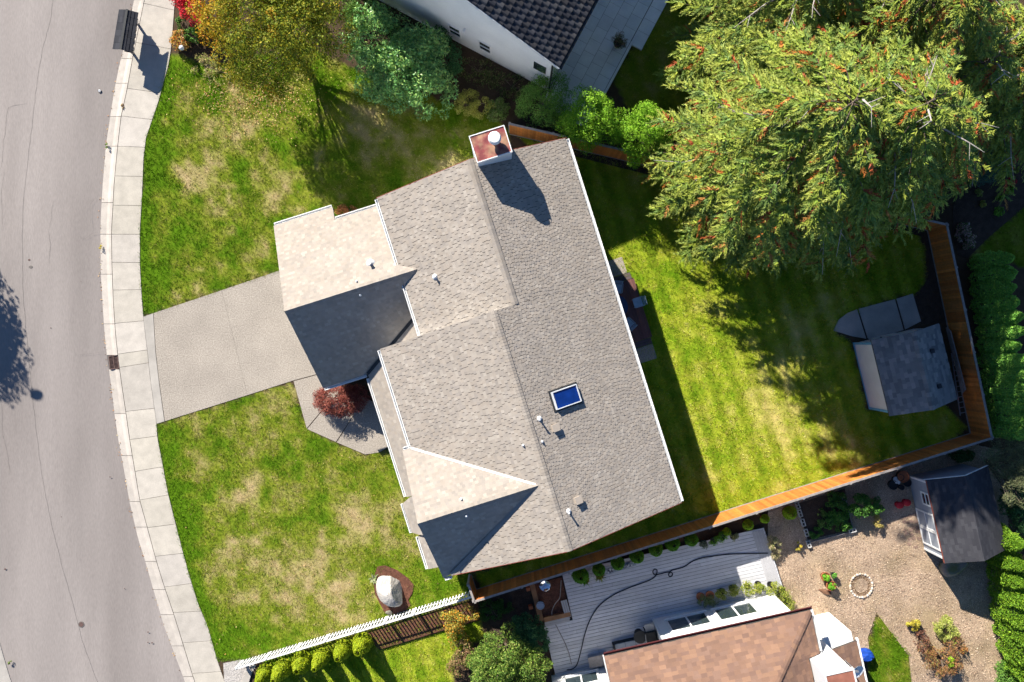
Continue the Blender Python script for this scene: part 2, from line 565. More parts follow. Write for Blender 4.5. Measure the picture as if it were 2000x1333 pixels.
# one sheet to the horizon, then the modelled plots
mb = MB()
mb.face([(-700, -700, -0.4), (700, -700, -0.4), (700, 700, -0.4), (-700, 700, -0.4)])
gm = mat('far_ground', (0.07, 0.09, 0.03), 0.95, ns=0.05, na=0.4, ns2=1.0, na2=0.3)
struct('ground', mb, gm)

gx = np.arange(-280, 2281, 9.0); gy = np.arange(-130, 1471, 9.0)
GX, GY = np.meshgrid(gx, gy)
z = 0.10 + 0.015 * (fbm(GX / S, GY / S, 2.0, 77, 3) - 0.5)
exr = np.interp(GY, [q[1] for q in EDGE_C], [q[0] for q in EDGE_C])
z = np.where(GX < exr + 22, -0.18, z)
c = np.zeros(GX.shape + (3,)); c[...] = (0.075, 0.052, 0.034)
c *= (0.7 + 0.6 * fbm(GX / S, GY / S, 0.8, 61, 3))[..., None]
for zn, poly in LAWNS.items():
    m_ = inside(GX, GY, poly)
    c[m_] = (grass_col(GX, GY, zn) * 0.72)[m_]
nr, nc = GX.shape
V = np.stack([(GX - 1000) / S, (666.5 - GY) / S, z], -1).reshape(-1, 3)
I = np.arange(nr * nc).reshape(nr, nc)
F = np.stack([I[:-1, :-1], I[1:, :-1], I[1:, 1:], I[:-1, 1:]], -1).reshape(-1, 4)
me = bpy.data.meshes.new('terrain')
me.vertices.add(len(V)); me.vertices.foreach_set('co', V.reshape(-1).astype(np.float32))
me.loops.add(F.size); me.loops.foreach_set('vertex_index', F.reshape(-1).astype(np.int32))
me.polygons.add(len(F)); me.polygons.foreach_set('loop_start', np.arange(0, F.size, 4, dtype=np.int32))
a = me.attributes.new('Col', 'FLOAT_COLOR', 'POINT')
c4 = np.ones((len(V), 4), np.float32); c4[:, :3] = c.reshape(-1, 3)
a.data.foreach_set('color', c4.reshape(-1)); me.update(calc_edges=True)
me.polygons.foreach_set('use_smooth', [True] * len(F))
terrain = obj('terrain', me, M['lawnbase']); terrain['kind'] = 'structure'


def house_ab(x, y):
    return 0.302 * x - 0.953 * y, 0.953 * x + 0.302 * y


def grass_patch(zone, poly, dens, label, hh=0.07):
    xs = [q[0] for q in poly]; ys = [q[1] for q in poly]
    x0, x1, y0, y1 = min(xs), max(xs), min(ys), max(ys)
    n = int(dens * (x1 - x0) * (y1 - y0) / S / S)
    px = rng.uniform(x0, x1, n); py = rng.uniform(y0, y1, n)
    k = inside(px + rng.normal(0, 1.2, n), py + rng.normal(0, 1.2, n), poly)
    px = px[k]; py = py[k]
    x = (px - 1000) / S; y = (666.5 - py) / S
    a_, b_ = house_ab(x, y)
    k = ~((a_ > -8.0) & (a_ < 9.4) & (b_ > -5.2) & (b_ < 4.8))
    k &= ~(((px - 768) / 36) ** 2 + ((py - 1152) / 46) ** 2 < 1)
    px = px[k]; py = py[k]; x = x[k]; y = y[k]; n = len(x)
    col = grass_col(px, py, zone, rng.normal(0, 0.20, n))
    dry = np.clip((dryness(px, py) - 0.2) / 0.4, 0, 1)
    nb = 5
    c = np.repeat(col, nb, 0) * (1 + rng.normal(0, 0.22, (n * nb, 1))) * (1 + rng.normal(0, 0.06, (n * nb, 3)))
    ang = rng.uniform(0, 2 * math.pi, n * nb)
    X = np.repeat(x, nb) + rng.normal(0, 0.030, n * nb); Y = np.repeat(y, nb) + rng.normal(0, 0.030, n * nb)
    h = hh * rng.uniform(0.5, 1.3, n * nb) * (1 - 0.45 * np.repeat(dry, nb)) * (0.75 + 0.7 * np.repeat(fbm(x, y, 0.7, 44, 2), nb))
    w = 0.011; lean = h * rng.uniform(0.3, 1.1, n * nb)
    ca, sa = np.cos(ang), np.sin(ang)
    z0 = 0.085
    A = np.stack([X - sa * w, Y + ca * w, np.full_like(X, z0)], -1)
    B = np.stack([X + sa * w, Y - ca * w, np.full_like(X, z0)], -1)
    T = np.stack([X + ca * lean, Y + sa * lean, z0 + 0.02 + h], -1)
    me = quad_mesh('grass', np.stack([A, B, T], 1), np.clip(c, 0.004, 0.7), 3)
    o = obj('lawn_grass', me, M['grass'])
    tag(o, label, 'grass', kind='stuff')


grass_patch('ul', LAWNS['ul'], 170, 'patchy green and straw lawn above the driveway')
grass_patch('ll', LAWNS['ll'], 170, 'patchy green and straw lawn below the driveway with the boulder')
grass_patch('back', LAWNS['back'], 130, 'striped yellow green back lawn inside the cedar fence')
grass_patch('sw', LAWNS['sw'], 150, 'bright lawn beyond the white picket fence')
grass_patch('se', LAWNS['se'], 120, 'thin grass patch beside the wood chip yard', 0.10)
grass_patch('north', LAWNS['north'], 90, 'shaded lawn beside the pale stone patio')
grass_patch('east', LAWNS['east'], 90, 'dark lawn beside the mulch bed at the right edge')
grass_patch('across', LAWNS['across'], 40, 'lawn across the road')


# ------------------------------------------------------------------ road, kerb, sidewalk, driveway, walk
def sheet_px(poly, z, mbx=None):
    mbx = mbx or MB()
    mbx.face([P(x, y, z) for x, y in reversed(poly)])
    return mbx


def slab_px(poly, z0, z1, mbx=None):
    """Solid slab whose top outline is poly (photo pixels, clockwise on screen)."""
    mbx = mbx or MB()
    top = [P(x, y, z1) for x, y in reversed(poly)]
    bot = [Vector((p.x, p.y, z0)) for p in top]
    return mbx.prism(bot, top)


def offset_left(pl, d):
    out = []
    for i, (x, y) in enumerate(pl):
        x1, y1 = pl[max(i - 2, 0)]; x2, y2 = pl[min(i + 2, len(pl) - 1)]
        L = math.hypot(x2 - x1, y2 - y1)
        out.append((x - d * (y2 - y1) / L, y + d * (x2 - x1) / L))
    return out


FAR = offset_left(EDGE_R, 318)
mb = MB()
for i in range(len(EDGE_R) - 1):
    q = [EDGE_R[i], EDGE_R[i + 1], FAR[i + 1], FAR[i]]
    n_ = 5
    for k in range(n_):
        f0 = k / n_; f1 = (k + 1) / n_
        pt = lambda i_, f: (EDGE_R[i_][0] * (1 - f) + FAR[i_][0] * f, EDGE_R[i_][1] * (1 - f) + FAR[i_][1] * f)
        zc = lambda f: 0.0 + 0.09 * (1 - (2 * f - 1) ** 2)
        pts = [(*pt(i, f0), zc(f0)), (*pt(i, f1), zc(f1)), (*pt(i + 1, f1), zc(f1)), (*pt(i + 1, f0), zc(f0))]
        mb.face([P(x, y, z_) for x, y, z_ in pts])
bm_me = mesh_of('road', mb)
road = obj('road', bm_me, M['asphalt'], smooth=False); road['kind'] = 'structure'


def strip_px(pts, w, z, mbx, taper=True):
    """Thin strip laid along a pixel polyline, w metres wide."""
    W_ = [P(x, y, z) for x, y in pts]
    L, R_ = [], []
    for i, p in enumerate(W_):
        d = (W_[min(i + 1, len(W_) - 1)] - W_[max(i - 1, 0)]).normalized()
        s = Vector((-d.y, d.x, 0)) * w / 2 * (0.35 if taper and i in (0, len(W_) - 1) else 1)
        L.append(p + s); R_.append(p - s)
    for i in range(len(W_) - 1):
        mbx.face([L[i], R_[i], R_[i + 1], L[i + 1]])
    return mbx


def wiggle(pts, amp, step=14, seed=0):
    R = random.Random(seed); out = []
    for (x1, y1), (x2, y2) in zip(pts[:-1], pts[1:]):
        n = max(1, int(math.hypot(x2 - x1, y2 - y1) / step))
        for k in range(n):
            f = k / n
            out.append((x1 + (x2 - x1) * f + R.uniform(-amp, amp), y1 + (y2 - y1) * f + R.uniform(-amp, amp)))
    return out + [pts[-1]]


SEAM = [(108, -60), (100, 30), (82, 100), (72, 160), (62, 250), (52, 330), (45, 400), (43, 450), (44, 560), (52, 660), (62, 760), (74, 870), (82, 930), (95, 1000), (112, 1070), (125, 1120), (145, 1190), (160, 1250), (190, 1333), (215, 1420)]
CR = [(SEAM, 0.035, 0.8), ([(2, 330), (10, 250), (15, 212), (30, 206), (52, 203)], 0.03, 1.5), ([(6, 450), (2, 380), (8, 330)], 0.025, 1.2),
      ([(95, 450), (98, 480), (96, 515)], 0.035, 1.5), ([(105, 390), (95, 450)], 0.025, 1.5), ([(148, 460), (165, 466), (180, 455), (200, 452)], 0.025, 1.2), ([(178, 450), (176, 400), (188, 385)], 0.025, 1.2),
      ([(3, 790), (6, 850), (14, 880), (18, 930)], 0.03, 1.5), ([(145, 694), (180, 691), (206, 687)], 0.02, 0.6)]
for i, (pts, w, amp) in enumerate(CR):
    struct('crack', strip_px(wiggle(pts, amp, 12, i), w * (0.28 if i == 0 else 0.32), 0.096, MB()), M['crack'], road)

# far kerb
mb = MB()
FAR2 = offset_left(EDGE_R, 340); FAR3 = offset_left(EDGE_R, 400)
fsub = MB()
for i in range(len(FAR) - 1):
    fsub.face([P(*q, -0.02) for q in (FAR[i], FAR3[i], FAR3[i + 1], FAR[i + 1])])
far_kerb = struct('far_kerb', fsub, M['crack'])
for i in range(len(FAR) - 1):
    m1 = MB()
    ring = [FAR[i], FAR[i + 1], FAR2[i + 1], FAR2[i]]
    top = [P(*ring[0], 0.03), P(*ring[1], 0.03), P(*ring[2], 0.12), P(*ring[3], 0.12)]
    m1.prism([Vector((p.x, p.y, -0.25)) for p in top][::-1], top[::-1])
    o = obj('kerb_section', m1, M['concrete'], far_kerb); o.color = (0.42, 0.39, 0.35, 1)
    m1 = MB()
    ring = [FAR2[i], FAR2[i + 1], FAR3[i + 1], FAR3[i]]
    top = [P(*q, 0.12) for q in ring]
    m1.prism([Vector((p.x, p.y, -0.25)) for p in top][::-1], top[::-1])
    o = obj('slab', m1, M['concrete'], far_kerb); o.color = (0.40, 0.375, 0.34, 1)

# near kerb (rolled) and sidewalk slabs
JY = [-115, -60, 7, 83, 173, 227, 286, 344, 401, 458, 513, 567, 632, 692, 718, 804, 859, 921, 977, 1031, 1087, 1147, 1197, 1256, 1316, 1380, 1445]
JR = [-102, -46, 20, 96, 182, 234, 288, 345, 402, 458, 513, 566, 627, 684, 709, 798, 852, 912, 967, 1024, 1081, 1140, 1194, 1252, 1312, 1372, 1437]
sub = MB()
sub.face([P(x, y, 0.075) for x, y in ([(x + 0.5, y) for x, y in EDGE_C] + [(x - 0.5, y) for x, y in EDGE_L[::-1]])])
sidewalk = struct('sidewalk', sub, M['crack'])
for i in range(len(JY) - 1):
    lo, hi = JY[i] + 0.35, JY[i + 1] - 0.35; ro, rh = JR[i] + 0.35, JR[i + 1] - 0.35
    m_ = 3
    left = [(at_y(EDGE_C, lo + (hi - lo) * k / m_) + 0.6, lo + (hi - lo) * k / m_) for k in range(m_ + 1)]
    right = [(at_y(EDGE_L, ro + (rh - ro) * k / m_), ro + (rh - ro) * k / m_) for k in range(m_ + 1)]
    dz = rnd.uniform(-0.004, 0.004)
    o = obj('slab', slab_px(left[::-1] + right, 0.0, 0.13 + dz), M['concrete'], sidewalk)
    g = rnd.uniform(0.92, 1.08); o.color = (0.46 * g, 0.42 * g, 0.365 * g * rnd.uniform(0.97, 1.02), 1)
ksub = MB(); ksub.face([P(x, y, -0.01) for x, y in (EDGE_R + EDGE_C[::-1])])
kerb = struct('kerb', ksub, M['crack'])
KY = [-115, 0, 115, 163, 228, 286, 396, 458, 536, 633, 704, 716, 808, 890, 980, 1030, 1097, 1152, 1201, 1262, 1322, 1445]
for i in range(len(KY) - 1):
    if KY[i] == 704:
        continue                      # the storm drain sits here
    lo, hi = KY[i] + 0.4, KY[i + 1] - 0.4
    if KY[i] == 716: lo = 722
    if KY[i + 1] == 704: hi = 694
    m_ = 3; ys = [lo + (hi - lo) * k / m_ for k in range(m_ + 1)]
    m1 = MB(); prof = [(0.0, -0.2), (0.0, 0.004), (0.55, 0.03), (0.78, 0.105), (1.0, 0.128), (1.0, -0.2)]
    rows = []
    for y in ys:
        xr = at_y(EDGE_R, y); xc = at_y(EDGE_C, y) - 0.4
        rows.append([P(xr + (xc - xr) * f, y, zz) for f, zz in prof])
    for r0, r1 in zip(rows[:-1], rows[1:]):
        for k in range(len(prof) - 1):
            m1.face([r0[k], r1[k], r1[k + 1], r0[k + 1]])
    m1.face(rows[0]); m1.face(rows[-1][::-1])
    o = obj('kerb_section', m1, M['concrete'], kerb); g = rnd.uniform(0.93, 1.07); o.color = (0.47 * g, 0.425 * g, 0.375 * g, 1)

driveway = struct('driveway', slab_px([(300, 612), (433, 567.3), (483, 772.2), (322, 823), (311, 745), (304, 683)], 0.0, 0.125), M['aggregate'])
obj('slab', slab_px([(433.25, 567.2), (545, 529), (620, 505), (712, 708), (680, 716), (612, 733), (573, 743.5), (483.25, 772.1)], 0.0, 0.126), M['aggregate'], driveway)
for (x, y, r) in ((57, 508, 0.07), (10, 1112, 0.06), (215, 932, 0.04), (289, 1235, 0.045), (289, 1255, 0.04), (297, 1256, 0.05), (99, 641, 0.035), (158, 550, 0.02), (60, 522, 0.11), (120, 1010, 0.03), (243, 1150, 0.03)):
    obj('oil_spot', MB().lathe(P(x, y, 0.094), [(r, 0), (r * 0.9, 0.003)], 9, 1.0, 0.75, rot=r * 50), M['crack'] if r > 0.1 else M['iron'], road)
o = obj('slab', slab_px([(280, 619), (299, 612.4), (303, 683), (310, 745), (321, 823.4), (306, 828), (294.6, 747), (287.6, 683)], 0.0, 0.128), M['concrete_flat'], driveway)
walk = struct('walkway', slab_px([(573.5, 745), (612.5, 734.4), (680, 717), (660, 770), (629, 801), (599, 837)], 0.0, 0.126), M['aggregate'])
for pl in ([(600, 838.5), (629.5, 803), (661, 771), (700, 770), (687.5, 815), (656, 863.5)], [(657.5, 864.3), (688.5, 816), (701, 772), (760, 800), (790, 860), (760, 872), (741, 884), (713, 888)]):
    obj('slab', slab_px(pl, 0.0, 0.126), M['aggregate'], walk)

# storm drain, manhole, valve covers
t = thing('storm_drain', 'black iron storm drain grate set in the kerb beside the driveway', 'drain', P(223, 708, 0.0))
p = P(223, 708, 0.03); ex = (P(231, 707, 0) - P(215, 709, 0)).normalized(); ey = Vector((-ex.y, ex.x, 0))
mb = MB()
for sgn in (-1, 1):
    mb.box(p + ex * sgn * 0.235, ex * 0.022, ey * 0.36, Vector((0, 0, 0.05))); mb.box(p + ey * sgn * 0.35, ex * 0.21, ey * 0.022, Vector((0, 0, 0.05)))
mb.box(p, ex * 0.018, ey * 0.325, Vector((0, 0, 0.045)))
obj('frame', mb, M['iron'], t)
for k in range(10):
    obj('bar', MB().box(p + ey * (-0.31 + 0.069 * k), ex * 0.21, ey * 0.014, Vector((0, 0, 0.03))), M['iron'], t)
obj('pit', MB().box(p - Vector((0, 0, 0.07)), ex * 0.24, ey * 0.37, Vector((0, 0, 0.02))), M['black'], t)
t = thing('manhole_cover', 'round brown iron cover in the lower part of the road', 'manhole', P(159, 1220, 0.09))
obj('ring', MB().lathe(P(159, 1220, 0.08), [(0.165, 0), (0.165, 0.022), (0.13, 0.022), (0.13, 0.005)], 24), M['crack'], t)
obj('lid', MB().lathe(P(159, 1220, 0.08), [(0.126, 0), (0.126, 0.02), (0.11, 0.024)], 24), M['iron'], t)
t = thing('valve_cover', 'small round grey valve cover in the upper part of the road', 'valve cover', P(194.5, 178, 0.06))
obj('ring', MB().lathe(P(194.5, 178, 0.05), [(0.095, 0), (0.095, 0.026), (0.075, 0.026), (0.075, 0.005)], 20), M['crack'], t)
obj('lid', MB().lathe(P(194.5, 178, 0.05), [(0.072, 0), (0.072, 0.022), (0.06, 0.024)], 20), M['metal'], t)


# ------------------------------------------------------------------ the house
def clip_poly(sub, clip):
    """Sutherland-Hodgman; clip is convex."""
    ar = sum(clip[i][0] * clip[(i + 1) % len(clip)][1] - clip[(i + 1) % len(clip)][0] * clip[i][1] for i in range(len(clip)))
    sg = 1 if ar > 0 else -1
    out = sub
    for i in range(len(clip)):
        x1, y1 = clip[i]; x2, y2 = clip[(i + 1) % len(clip)]
        f = lambda p: sg * ((x2 - x1) * (p[1] - y1) - (y2 - y1) * (p[0] - x1))
        inp = out; out = []
        for k in range(len(inp)):
            p, q = inp[k], inp[(k + 1) % len(inp)]
            fp, fq = f(p), f(q)
            if fp >= 0:
                out.append(p)
            if (fp >= 0) != (fq >= 0):
                t_ = fp / (fp - fq)
                out.append((p[0] + (q[0] - p[0]) * t_, p[1] + (q[1] - p[1]) * t_))
        if len(out) < 3:
            return []
    return out


def pal_col(pal, R):
    c = pal[R.randrange(len(pal))]; g = R.uniform(0.93, 1.07)
    return (c[0] * g, c[1] * g, c[2] * g)


def shingles(F, poly, zf, down, pal, exp=0.15, tooth=(0.13, 0.22), th=0.016, seed=0, stair=0.09, mbx=None, singles=None, gap=0.0, lo=0.45, short=0.10):
    """Cover a roof plane with laminated shingles. down: unit (da, db) of the fall line in plan."""
    R = random.Random(seed); mbx = mbx or MB()
    dn = down; al = (-down[1], down[0])
    us = [p[0] * al[0] + p[1] * al[1] for p in poly]; vs = [p[0] * dn[0] + p[1] * dn[1] for p in poly]
    slope = abs(zf(dn[0], dn[1]) - zf(0, 0))
    cs = 1 / math.hypot(1, slope); e = exp * cs
    nrow = int((max(vs) - min(vs)) / e) + 2
    for r in range(nrow):
        v1 = max(vs) - r * e           # butt line of this course
        u = min(us) - R.uniform(0.0, 0.30)
        hi = r % 2 == 0
        while u < max(us):
            w = R.uniform(*tooth)
            t_ = th * (1.0 if hi else lo)
            drop = e * (0.0 if hi else -short)
            gp_ = gap if hi else 0.0
            q = [(u, v1 + drop), (u + w - gp_, v1 + drop), (u + w - gp_, v1 - e * 1.25), (u, v1 - e * 1.25)]
            ab = [(al[0] * a_ + dn[0] * b_, al[1] * a_ + dn[1] * b_) for a_, b_ in q]
            cl = clip_poly(ab, poly)
            if len(cl) >= 3:
                def ht(p):
                    v = p[0] * dn[0] + p[1] * dn[1]
                    return t_ * (1 - 0.85 * min(1, max(0, (v1 + drop - v) / (e * 1.25)))) + 0.004
                top = [F.W(p[0], p[1], zf(*p) + ht(p)) for p in cl]
                bot = [F.W(p[0], p[1], zf(*p) - 0.002) for p in cl]
                nx = (top[1] - top[0]).cross(top[2] - top[1]).z
                if nx < 0:
                    top.reverse(); bot.reverse()
                col = pal_col(pal, R)
                if singles is not None and singles(top):
                    m1 = MB(); m1.prism(bot, top, col)
                    SINGLE.append((m1, col))
                else:
                    mbx.prism(bot, top, col)
            u += w; hi = (not hi) if R.random() < 0.86 else hi
    return mbx


SINGLE = []
HF = Frame(0, 0, (0.3019, -0.9533), (0.9533, 0.3019))
house = thing('house', 'two storey house with grey brown shingle roof in the middle of the plot', 'house', HF.W(0, 0, 0))
SP = 0.415
rear = lambda a, b: 7.8 - SP * (b + 0.38)
nfront = lambda a, b: 7.37 - SP * (0.65 - b)
sfront = lambda a, b: 7.8 + SP * (b + 0.38)
gabN = lambda a, b: 7.6 - 0.69 * (6.62 - a)
gabS = lambda a, b: 7.6 - 0.72 * (a - 6.62)
garN = lambda a, b: 5.75 - 0.70 * (-4.62 - a)
garS = lambda a, b: 5.75 - 0.72 * (a + 4.62)
skirt = lambda a, b: 2.95 + SP * (b + 7.5)
bay = lambda a, b: 2.95 + 0.42 * (b + 7.8)
PAL = [(0.330, 0.289, 0.248), (0.345, 0.303, 0.259), (0.316, 0.278, 0.241), (0.335, 0.291, 0.248), (0.372, 0.330, 0.284), (0.324, 0.286, 0.249), (0.305, 0.271, 0.239), (0.340, 0.294, 0.248)]


def roof_slab(F, polys, zf, thick=0.16):
    mb = MB()
    for pl in polys:
        top = [F.W(a, b, zf(a, b)) for a, b in pl]
        if (top[1] - top[0]).cross(top[2] - top[1]).z < 0:
            top.reverse()
        bot = [Vector((p.x, p.y, p.z - thick)) for p in top]
        mb.prism(bot, top)
    return mb


near = lambda top: math.hypot(top[0].x - 2.6, top[0].y + 1.2) < 1.42
PLANES = [
    ('rear', [[(-8.51, 0.65), (-1.55, 0.65), (-1.55, 5.405), (-8.51, 5.405)], [(-1.55, -0.38), (9.85, -0.38), (9.85, 5.405), (-1.55, 5.405)]], rear, (0, 1)),
    ('nfront', [[(-8.51, -4.1), (-1.55, -4.1), (-1.55, 0.65), (-8.51, 0.65)]], nfront, (0, -1)),
    ('sfront', [[(-1.55, -6.165), (3.43, -6.165), (6.62, -0.86), (6.62, -0.38), (-1.55, -0.38)], [(6.62, -0.38), (6.62, -0.86), (9.81, -6.165), (9.85, -6.165), (9.85, -0.38)]], sfront, (0, -1)),
    ('gabN', [[(3.43, -6.6), (6.62, -6.6), (6.62, -0.86), (3.43, -6.165)]], gabN, (-1, 0)),
    ('gabS', [[(6.62, -0.86), (6.62, -6.6), (9.9, -6.6), (9.81, -6.165)]], gabS, (1, 0)),
    ('garN', [[(-8.6, -9.9), (-4.62, -9.9), (-4.62, -4.1), (-8.6, -4.1)], [(-4.62, -4.1), (-4.62, -3.25), (-5.12, -4.1)], [(-9.35, -9.9), (-8.6, -9.9), (-8.6, -6.72), (-9.35, -6.72)], [(-8.6, -4.1), (-5.35, -4.1), (-5.35, -3.66), (-8.6, -3.66)]], garN, (-1, 0)),
    ('garS', [[(-4.62, -9.9), (-0.62, -9.9), (-0.62, -7.5), (-2.63, -4.1), (-4.62, -4.1)], [(-4.62, -4.1), (-4.62, -3.25), (-4.12, -4.1)], [(-3.9, -4.1), (-2.63, -4.1), (-2.87, -3.66), (-3.9, -3.66)]], garS, (1, 0)),
    ('skirt', [[(-0.62, -7.5), (5.95, -7.5), (5.95, -5.72), (-1.67, -5.72)], [(-1.67, -5.72), (-1.58, -5.72), (-1.58, -3.66), (-2.87, -3.66)], [(8.02, -7.55), (9.78, -7.55), (9.78, -5.72), (8.02, -5.72)]], skirt, (0, -1)),
    ('bay', [[(6.2, -7.8), (7.75, -7.8), (8.0, -7.3), (8.0, -5.72), (5.97, -5.72), (5.97, -7.3)]], bay, (0, -1)),
]
k = 0
for nm, polys, zf, dn in PLANES:
    sl = obj('roof', roof_slab(HF, polys, zf), M['felt'], house)
    ms = MB()
    for pl in polys:
        rs = dn == (0, 1)
        shingles(HF, pl, zf, dn, PAL, seed=k + 70, mbx=ms, singles=near if nm == 'rear' and k > 0 else None,
                 exp=0.15, tooth=(0.14, 0.19), th=0.006 if nm in ('gabS', 'garS') else 0.025 if rs else 0.015, gap=0.022 if rs else 0.023 if nm in ('nfront', 'sfront') else 0.0, lo=0.42 if rs else 0.8, short=0.22 if rs else 0.05)
        k += 1
    o = obj('shingles', ms, M['shingle'], sl); o['kind'] = 'stuff'
    if nm == 'rear':
        print('single shingles', len(SINGLE))
        for m1, col in SINGLE[:300]:
            o = obj('shingle', m1, M['shingle_obj'], sl); o.color = (*col, 1)


def caps(F, p, q, n, w, zl, zr, perp, parent, pal=PAL, seed=3, lift=0.05):
    """Ridge cap shingles from p to q ((a, b, z)); perp (da, db); zl / zr: fall per metre to either side."""
    R = random.Random(seed)
    for i in range(n):
        f0 = i / n; f1 = (i + 1.35) / n
        pts = []
        for f, up in ((f0, lift + 0.012), (min(f1, 1.0), lift)):
            a = p[0] + (q[0] - p[0]) * f; b = p[1] + (q[1] - p[1]) * f; z = p[2] + (q[2] - p[2]) * f
            pts.append([F.W(a - perp[0] * w, b - perp[1] * w, z - zl * w + up), F.W(a, b, z + up), F.W(a + perp[0] * w, b + perp[1] * w, z - zr * w + up)])
        m1 = MB()
        for s_ in (0, 1):
            q4 = [pts[0][s_], pts[1][s_], pts[1][s_ + 1], pts[0][s_ + 1]]
            if (q4[1] - q4[0]).cross(q4[2] - q4[1]).z < 0:
                q4.reverse()
            m1.prism([Vector((v.x, v.y, v.z - 0.02)) for v in q4], q4)
        o = obj('ridge_cap', m1, M['shingle_obj'], parent); o.color = (*[c_ * 0.92 for c_ in pal_col(pal, R)], 1)


caps(HF, (-8.51, 0.65, 7.37), (-1.55, 0.65, 7.37), 48, 0.15, SP, SP, (0, 1), house)
caps(HF, (9.85, -0.38, 7.8), (-1.55, -0.38, 7.8), 76, 0.15, SP, SP, (0, 1), house, seed=4)
caps(HF, (6.62, -6.6, 7.6), (6.62, -0.86, 7.6), 40, 0.15, 0.7, 0.7, (1, 0), house, seed=5)
caps(HF, (-4.62, -9.9, 5.75), (-4.62, -3.3, 5.75), 46, 0.15, 0.7, 0.7, (1, 0), house, seed=6)


def strip3(F, p, q, w, lift=0.03, th=0.02):
    A = F.W(*p) + Vector((0, 0, lift)); B = F.W(*q) + Vector((0, 0, lift))
    return MB().bar(A, B, w, th)


# valleys and flashings
obj('valley', strip3(HF, (3.43, -6.165, 5.4), (6.55, -0.95, 7.56), 0.10, 0.045, 0.03), M['white'], house)
obj('valley', strip3(HF, (9.81, -6.165, 5.4), (6.7, -0.95, 7.55), 0.16, 0.03), M['shingle_obj'], house).color = (0.28, 0.26, 0.24, 1)
obj('valley', strip3(HF, (-0.62, -7.5, 2.95), (-2.87, -3.7, 4.52), 0.16, 0.03), M['dark'], house)
# step wall between the two ridges and the walls
mb = MB()
def wall(mb, a0, a1, b0, b1, z0, z1):
    mb.fbox(HF, a0, a1, b0, b1, z0, z1)
wm = MB()
wall(wm, -8.1, -1.3, -3.64, 4.95, 0.0, 5.38)
wall(wm, -1.29, 9.45, -5.70, 4.951, 0.0, 5.36)
wall(wm, -8.19, -1.2, -9.55, -3.66, 0.0, 2.55)
wall(wm, -8.95, -8.2, -9.5, -7.05, 0.0, 2.45)
wall(wm, 2.6, 9.3, -7.0, -5.71, 0.0, 2.78)
wall(wm, 6.3, 7.7, -7.4, -7.01, 0.5, 2.7)
# gables
def gable(mb, ring0, ring1):
    mb.prism(ring0, ring1)
def tri_wall(mb, pts, th):
    """pts: three (a, b, z); th: (da, db) thickness."""
    A = [HF.W(*p) for p in pts]; B = [HF.W(p[0] + th[0], p[1] + th[1], p[2]) for p in pts]
    mb.face(A); mb.face(B[::-1])
    for i in range(len(A)):
        j = (i + 1) % len(A); mb.face([A[j], A[i], B[i], B[j]])
tri_wall(wm, [(-8.1, -3.6, 5.30), (-8.1, 0.65, 7.17), (-8.1, 4.9, 5.30)], (0.12, 0))
tri_wall(wm, [(9.45, -5.6, 5.25), (9.45, -0.38, 7.5), (9.45, 4.9, 5.25)], (-0.12, 0))
tri_wall(wm, [(3.7, -6.2, 5.3), (6.62, -6.2, 7.35), (9.5, -6.2, 5.3)], (0, 0.12))
tri_wall(wm, [(-8.1, -9.54, 2.5), (-4.62, -9.54, 5.45), (-1.2, -9.54, 2.5)], (0, 0.12))
tri_wall(wm, [(-1.5, -6.1, 5.25), (-1.5, -0.38, 7.6), (-1.5, 0.65, 7.2), (-1.5, -4.1, 5.22)], (0.1, 0))
wall(wm, 3.7, 9.45, -6.2, -5.701, 3.2, 5.3)
obj('wall', wm, M['siding'], house)
# fascias and gutters
def gutter(p, q, out, parent=house, w=0.13, m='white'):
    """p, q along the eave (a, b, z); out: (da, db) away from the house."""
    mb = MB()
    n = Vector(HF.W(out[0], out[1], 0)).normalized()
    A = HF.W(*p); B = HF.W(*q); up = Vector((0, 0, 1))
    mb.box((A + B) / 2 + n * (w / 2) - up * 0.10, (B - A) / 2, n * w / 2, up * 0.01)
    mb.box((A + B) / 2 + n * (w - 0.012) - up * 0.045, (B - A) / 2, n * 0.022, up * 0.045)
    mb.box((A + B) / 2 + n * 0.012 - up * 0.045, (B - A) / 2, n * 0.008, up * 0.045)
    d = (B - A).normalized()
    for e in (A + d * 0.012, B - d * 0.012):
        mb.box(e + n * w / 2 - up * 0.045, d * 0.01, n * w / 2, up * 0.043)
    return obj('gutter', mb, M[m], parent)
gutter((-8.45, 5.41, rear(0, 5.405)), (9.8, 5.41, rear(0, 5.405)), (0, 1))
gutter((-8.45, -4.105, nfront(0, -4.1)), (-1.6, -4.105, nfront(0, -4.1)), (0, -1))
gutter((-1.5, -6.17, sfront(0, -6.165)), (3.40, -6.17, sfront(0, -6.165)), (0, -1))
gutter((3.425, -6.55, gabN(3.43, 0)), (3.425, -6.17, gabN(3.43, 0)), (-1, 0))
gutter((-0.4, -7.505, 2.95), (5.9, -7.505, 2.95), (0, -1))
gutter((8.05, -7.555, skirt(0, -7.55)), (9.75, -7.555, skirt(0, -7.55)), (0, -1))
gutter((6.2, -7.805, 2.95), (7.75, -7.805, 2.95), (0, -1), w=0.10)
gutter((-9.355, -9.85, garN(-9.35, 0)), (-9.355, -6.75, garN(-9.35, 0)), (-1, 0))
gutter((-8.605, -6.68, garN(-8.6, 0)), (-8.605, -4.2, garN(-8.6, 0)), (-1, 0))
gutter((-0.615, -9.85, garS(-0.62, 0)), (-0.615, -7.6, garS(-0.62, 0)), (1, 0))
gutter((9.905, -6.55, gabS(9.9, 0)), (9.905, -6.2, gabS(9.9, 0)), (1, 0))
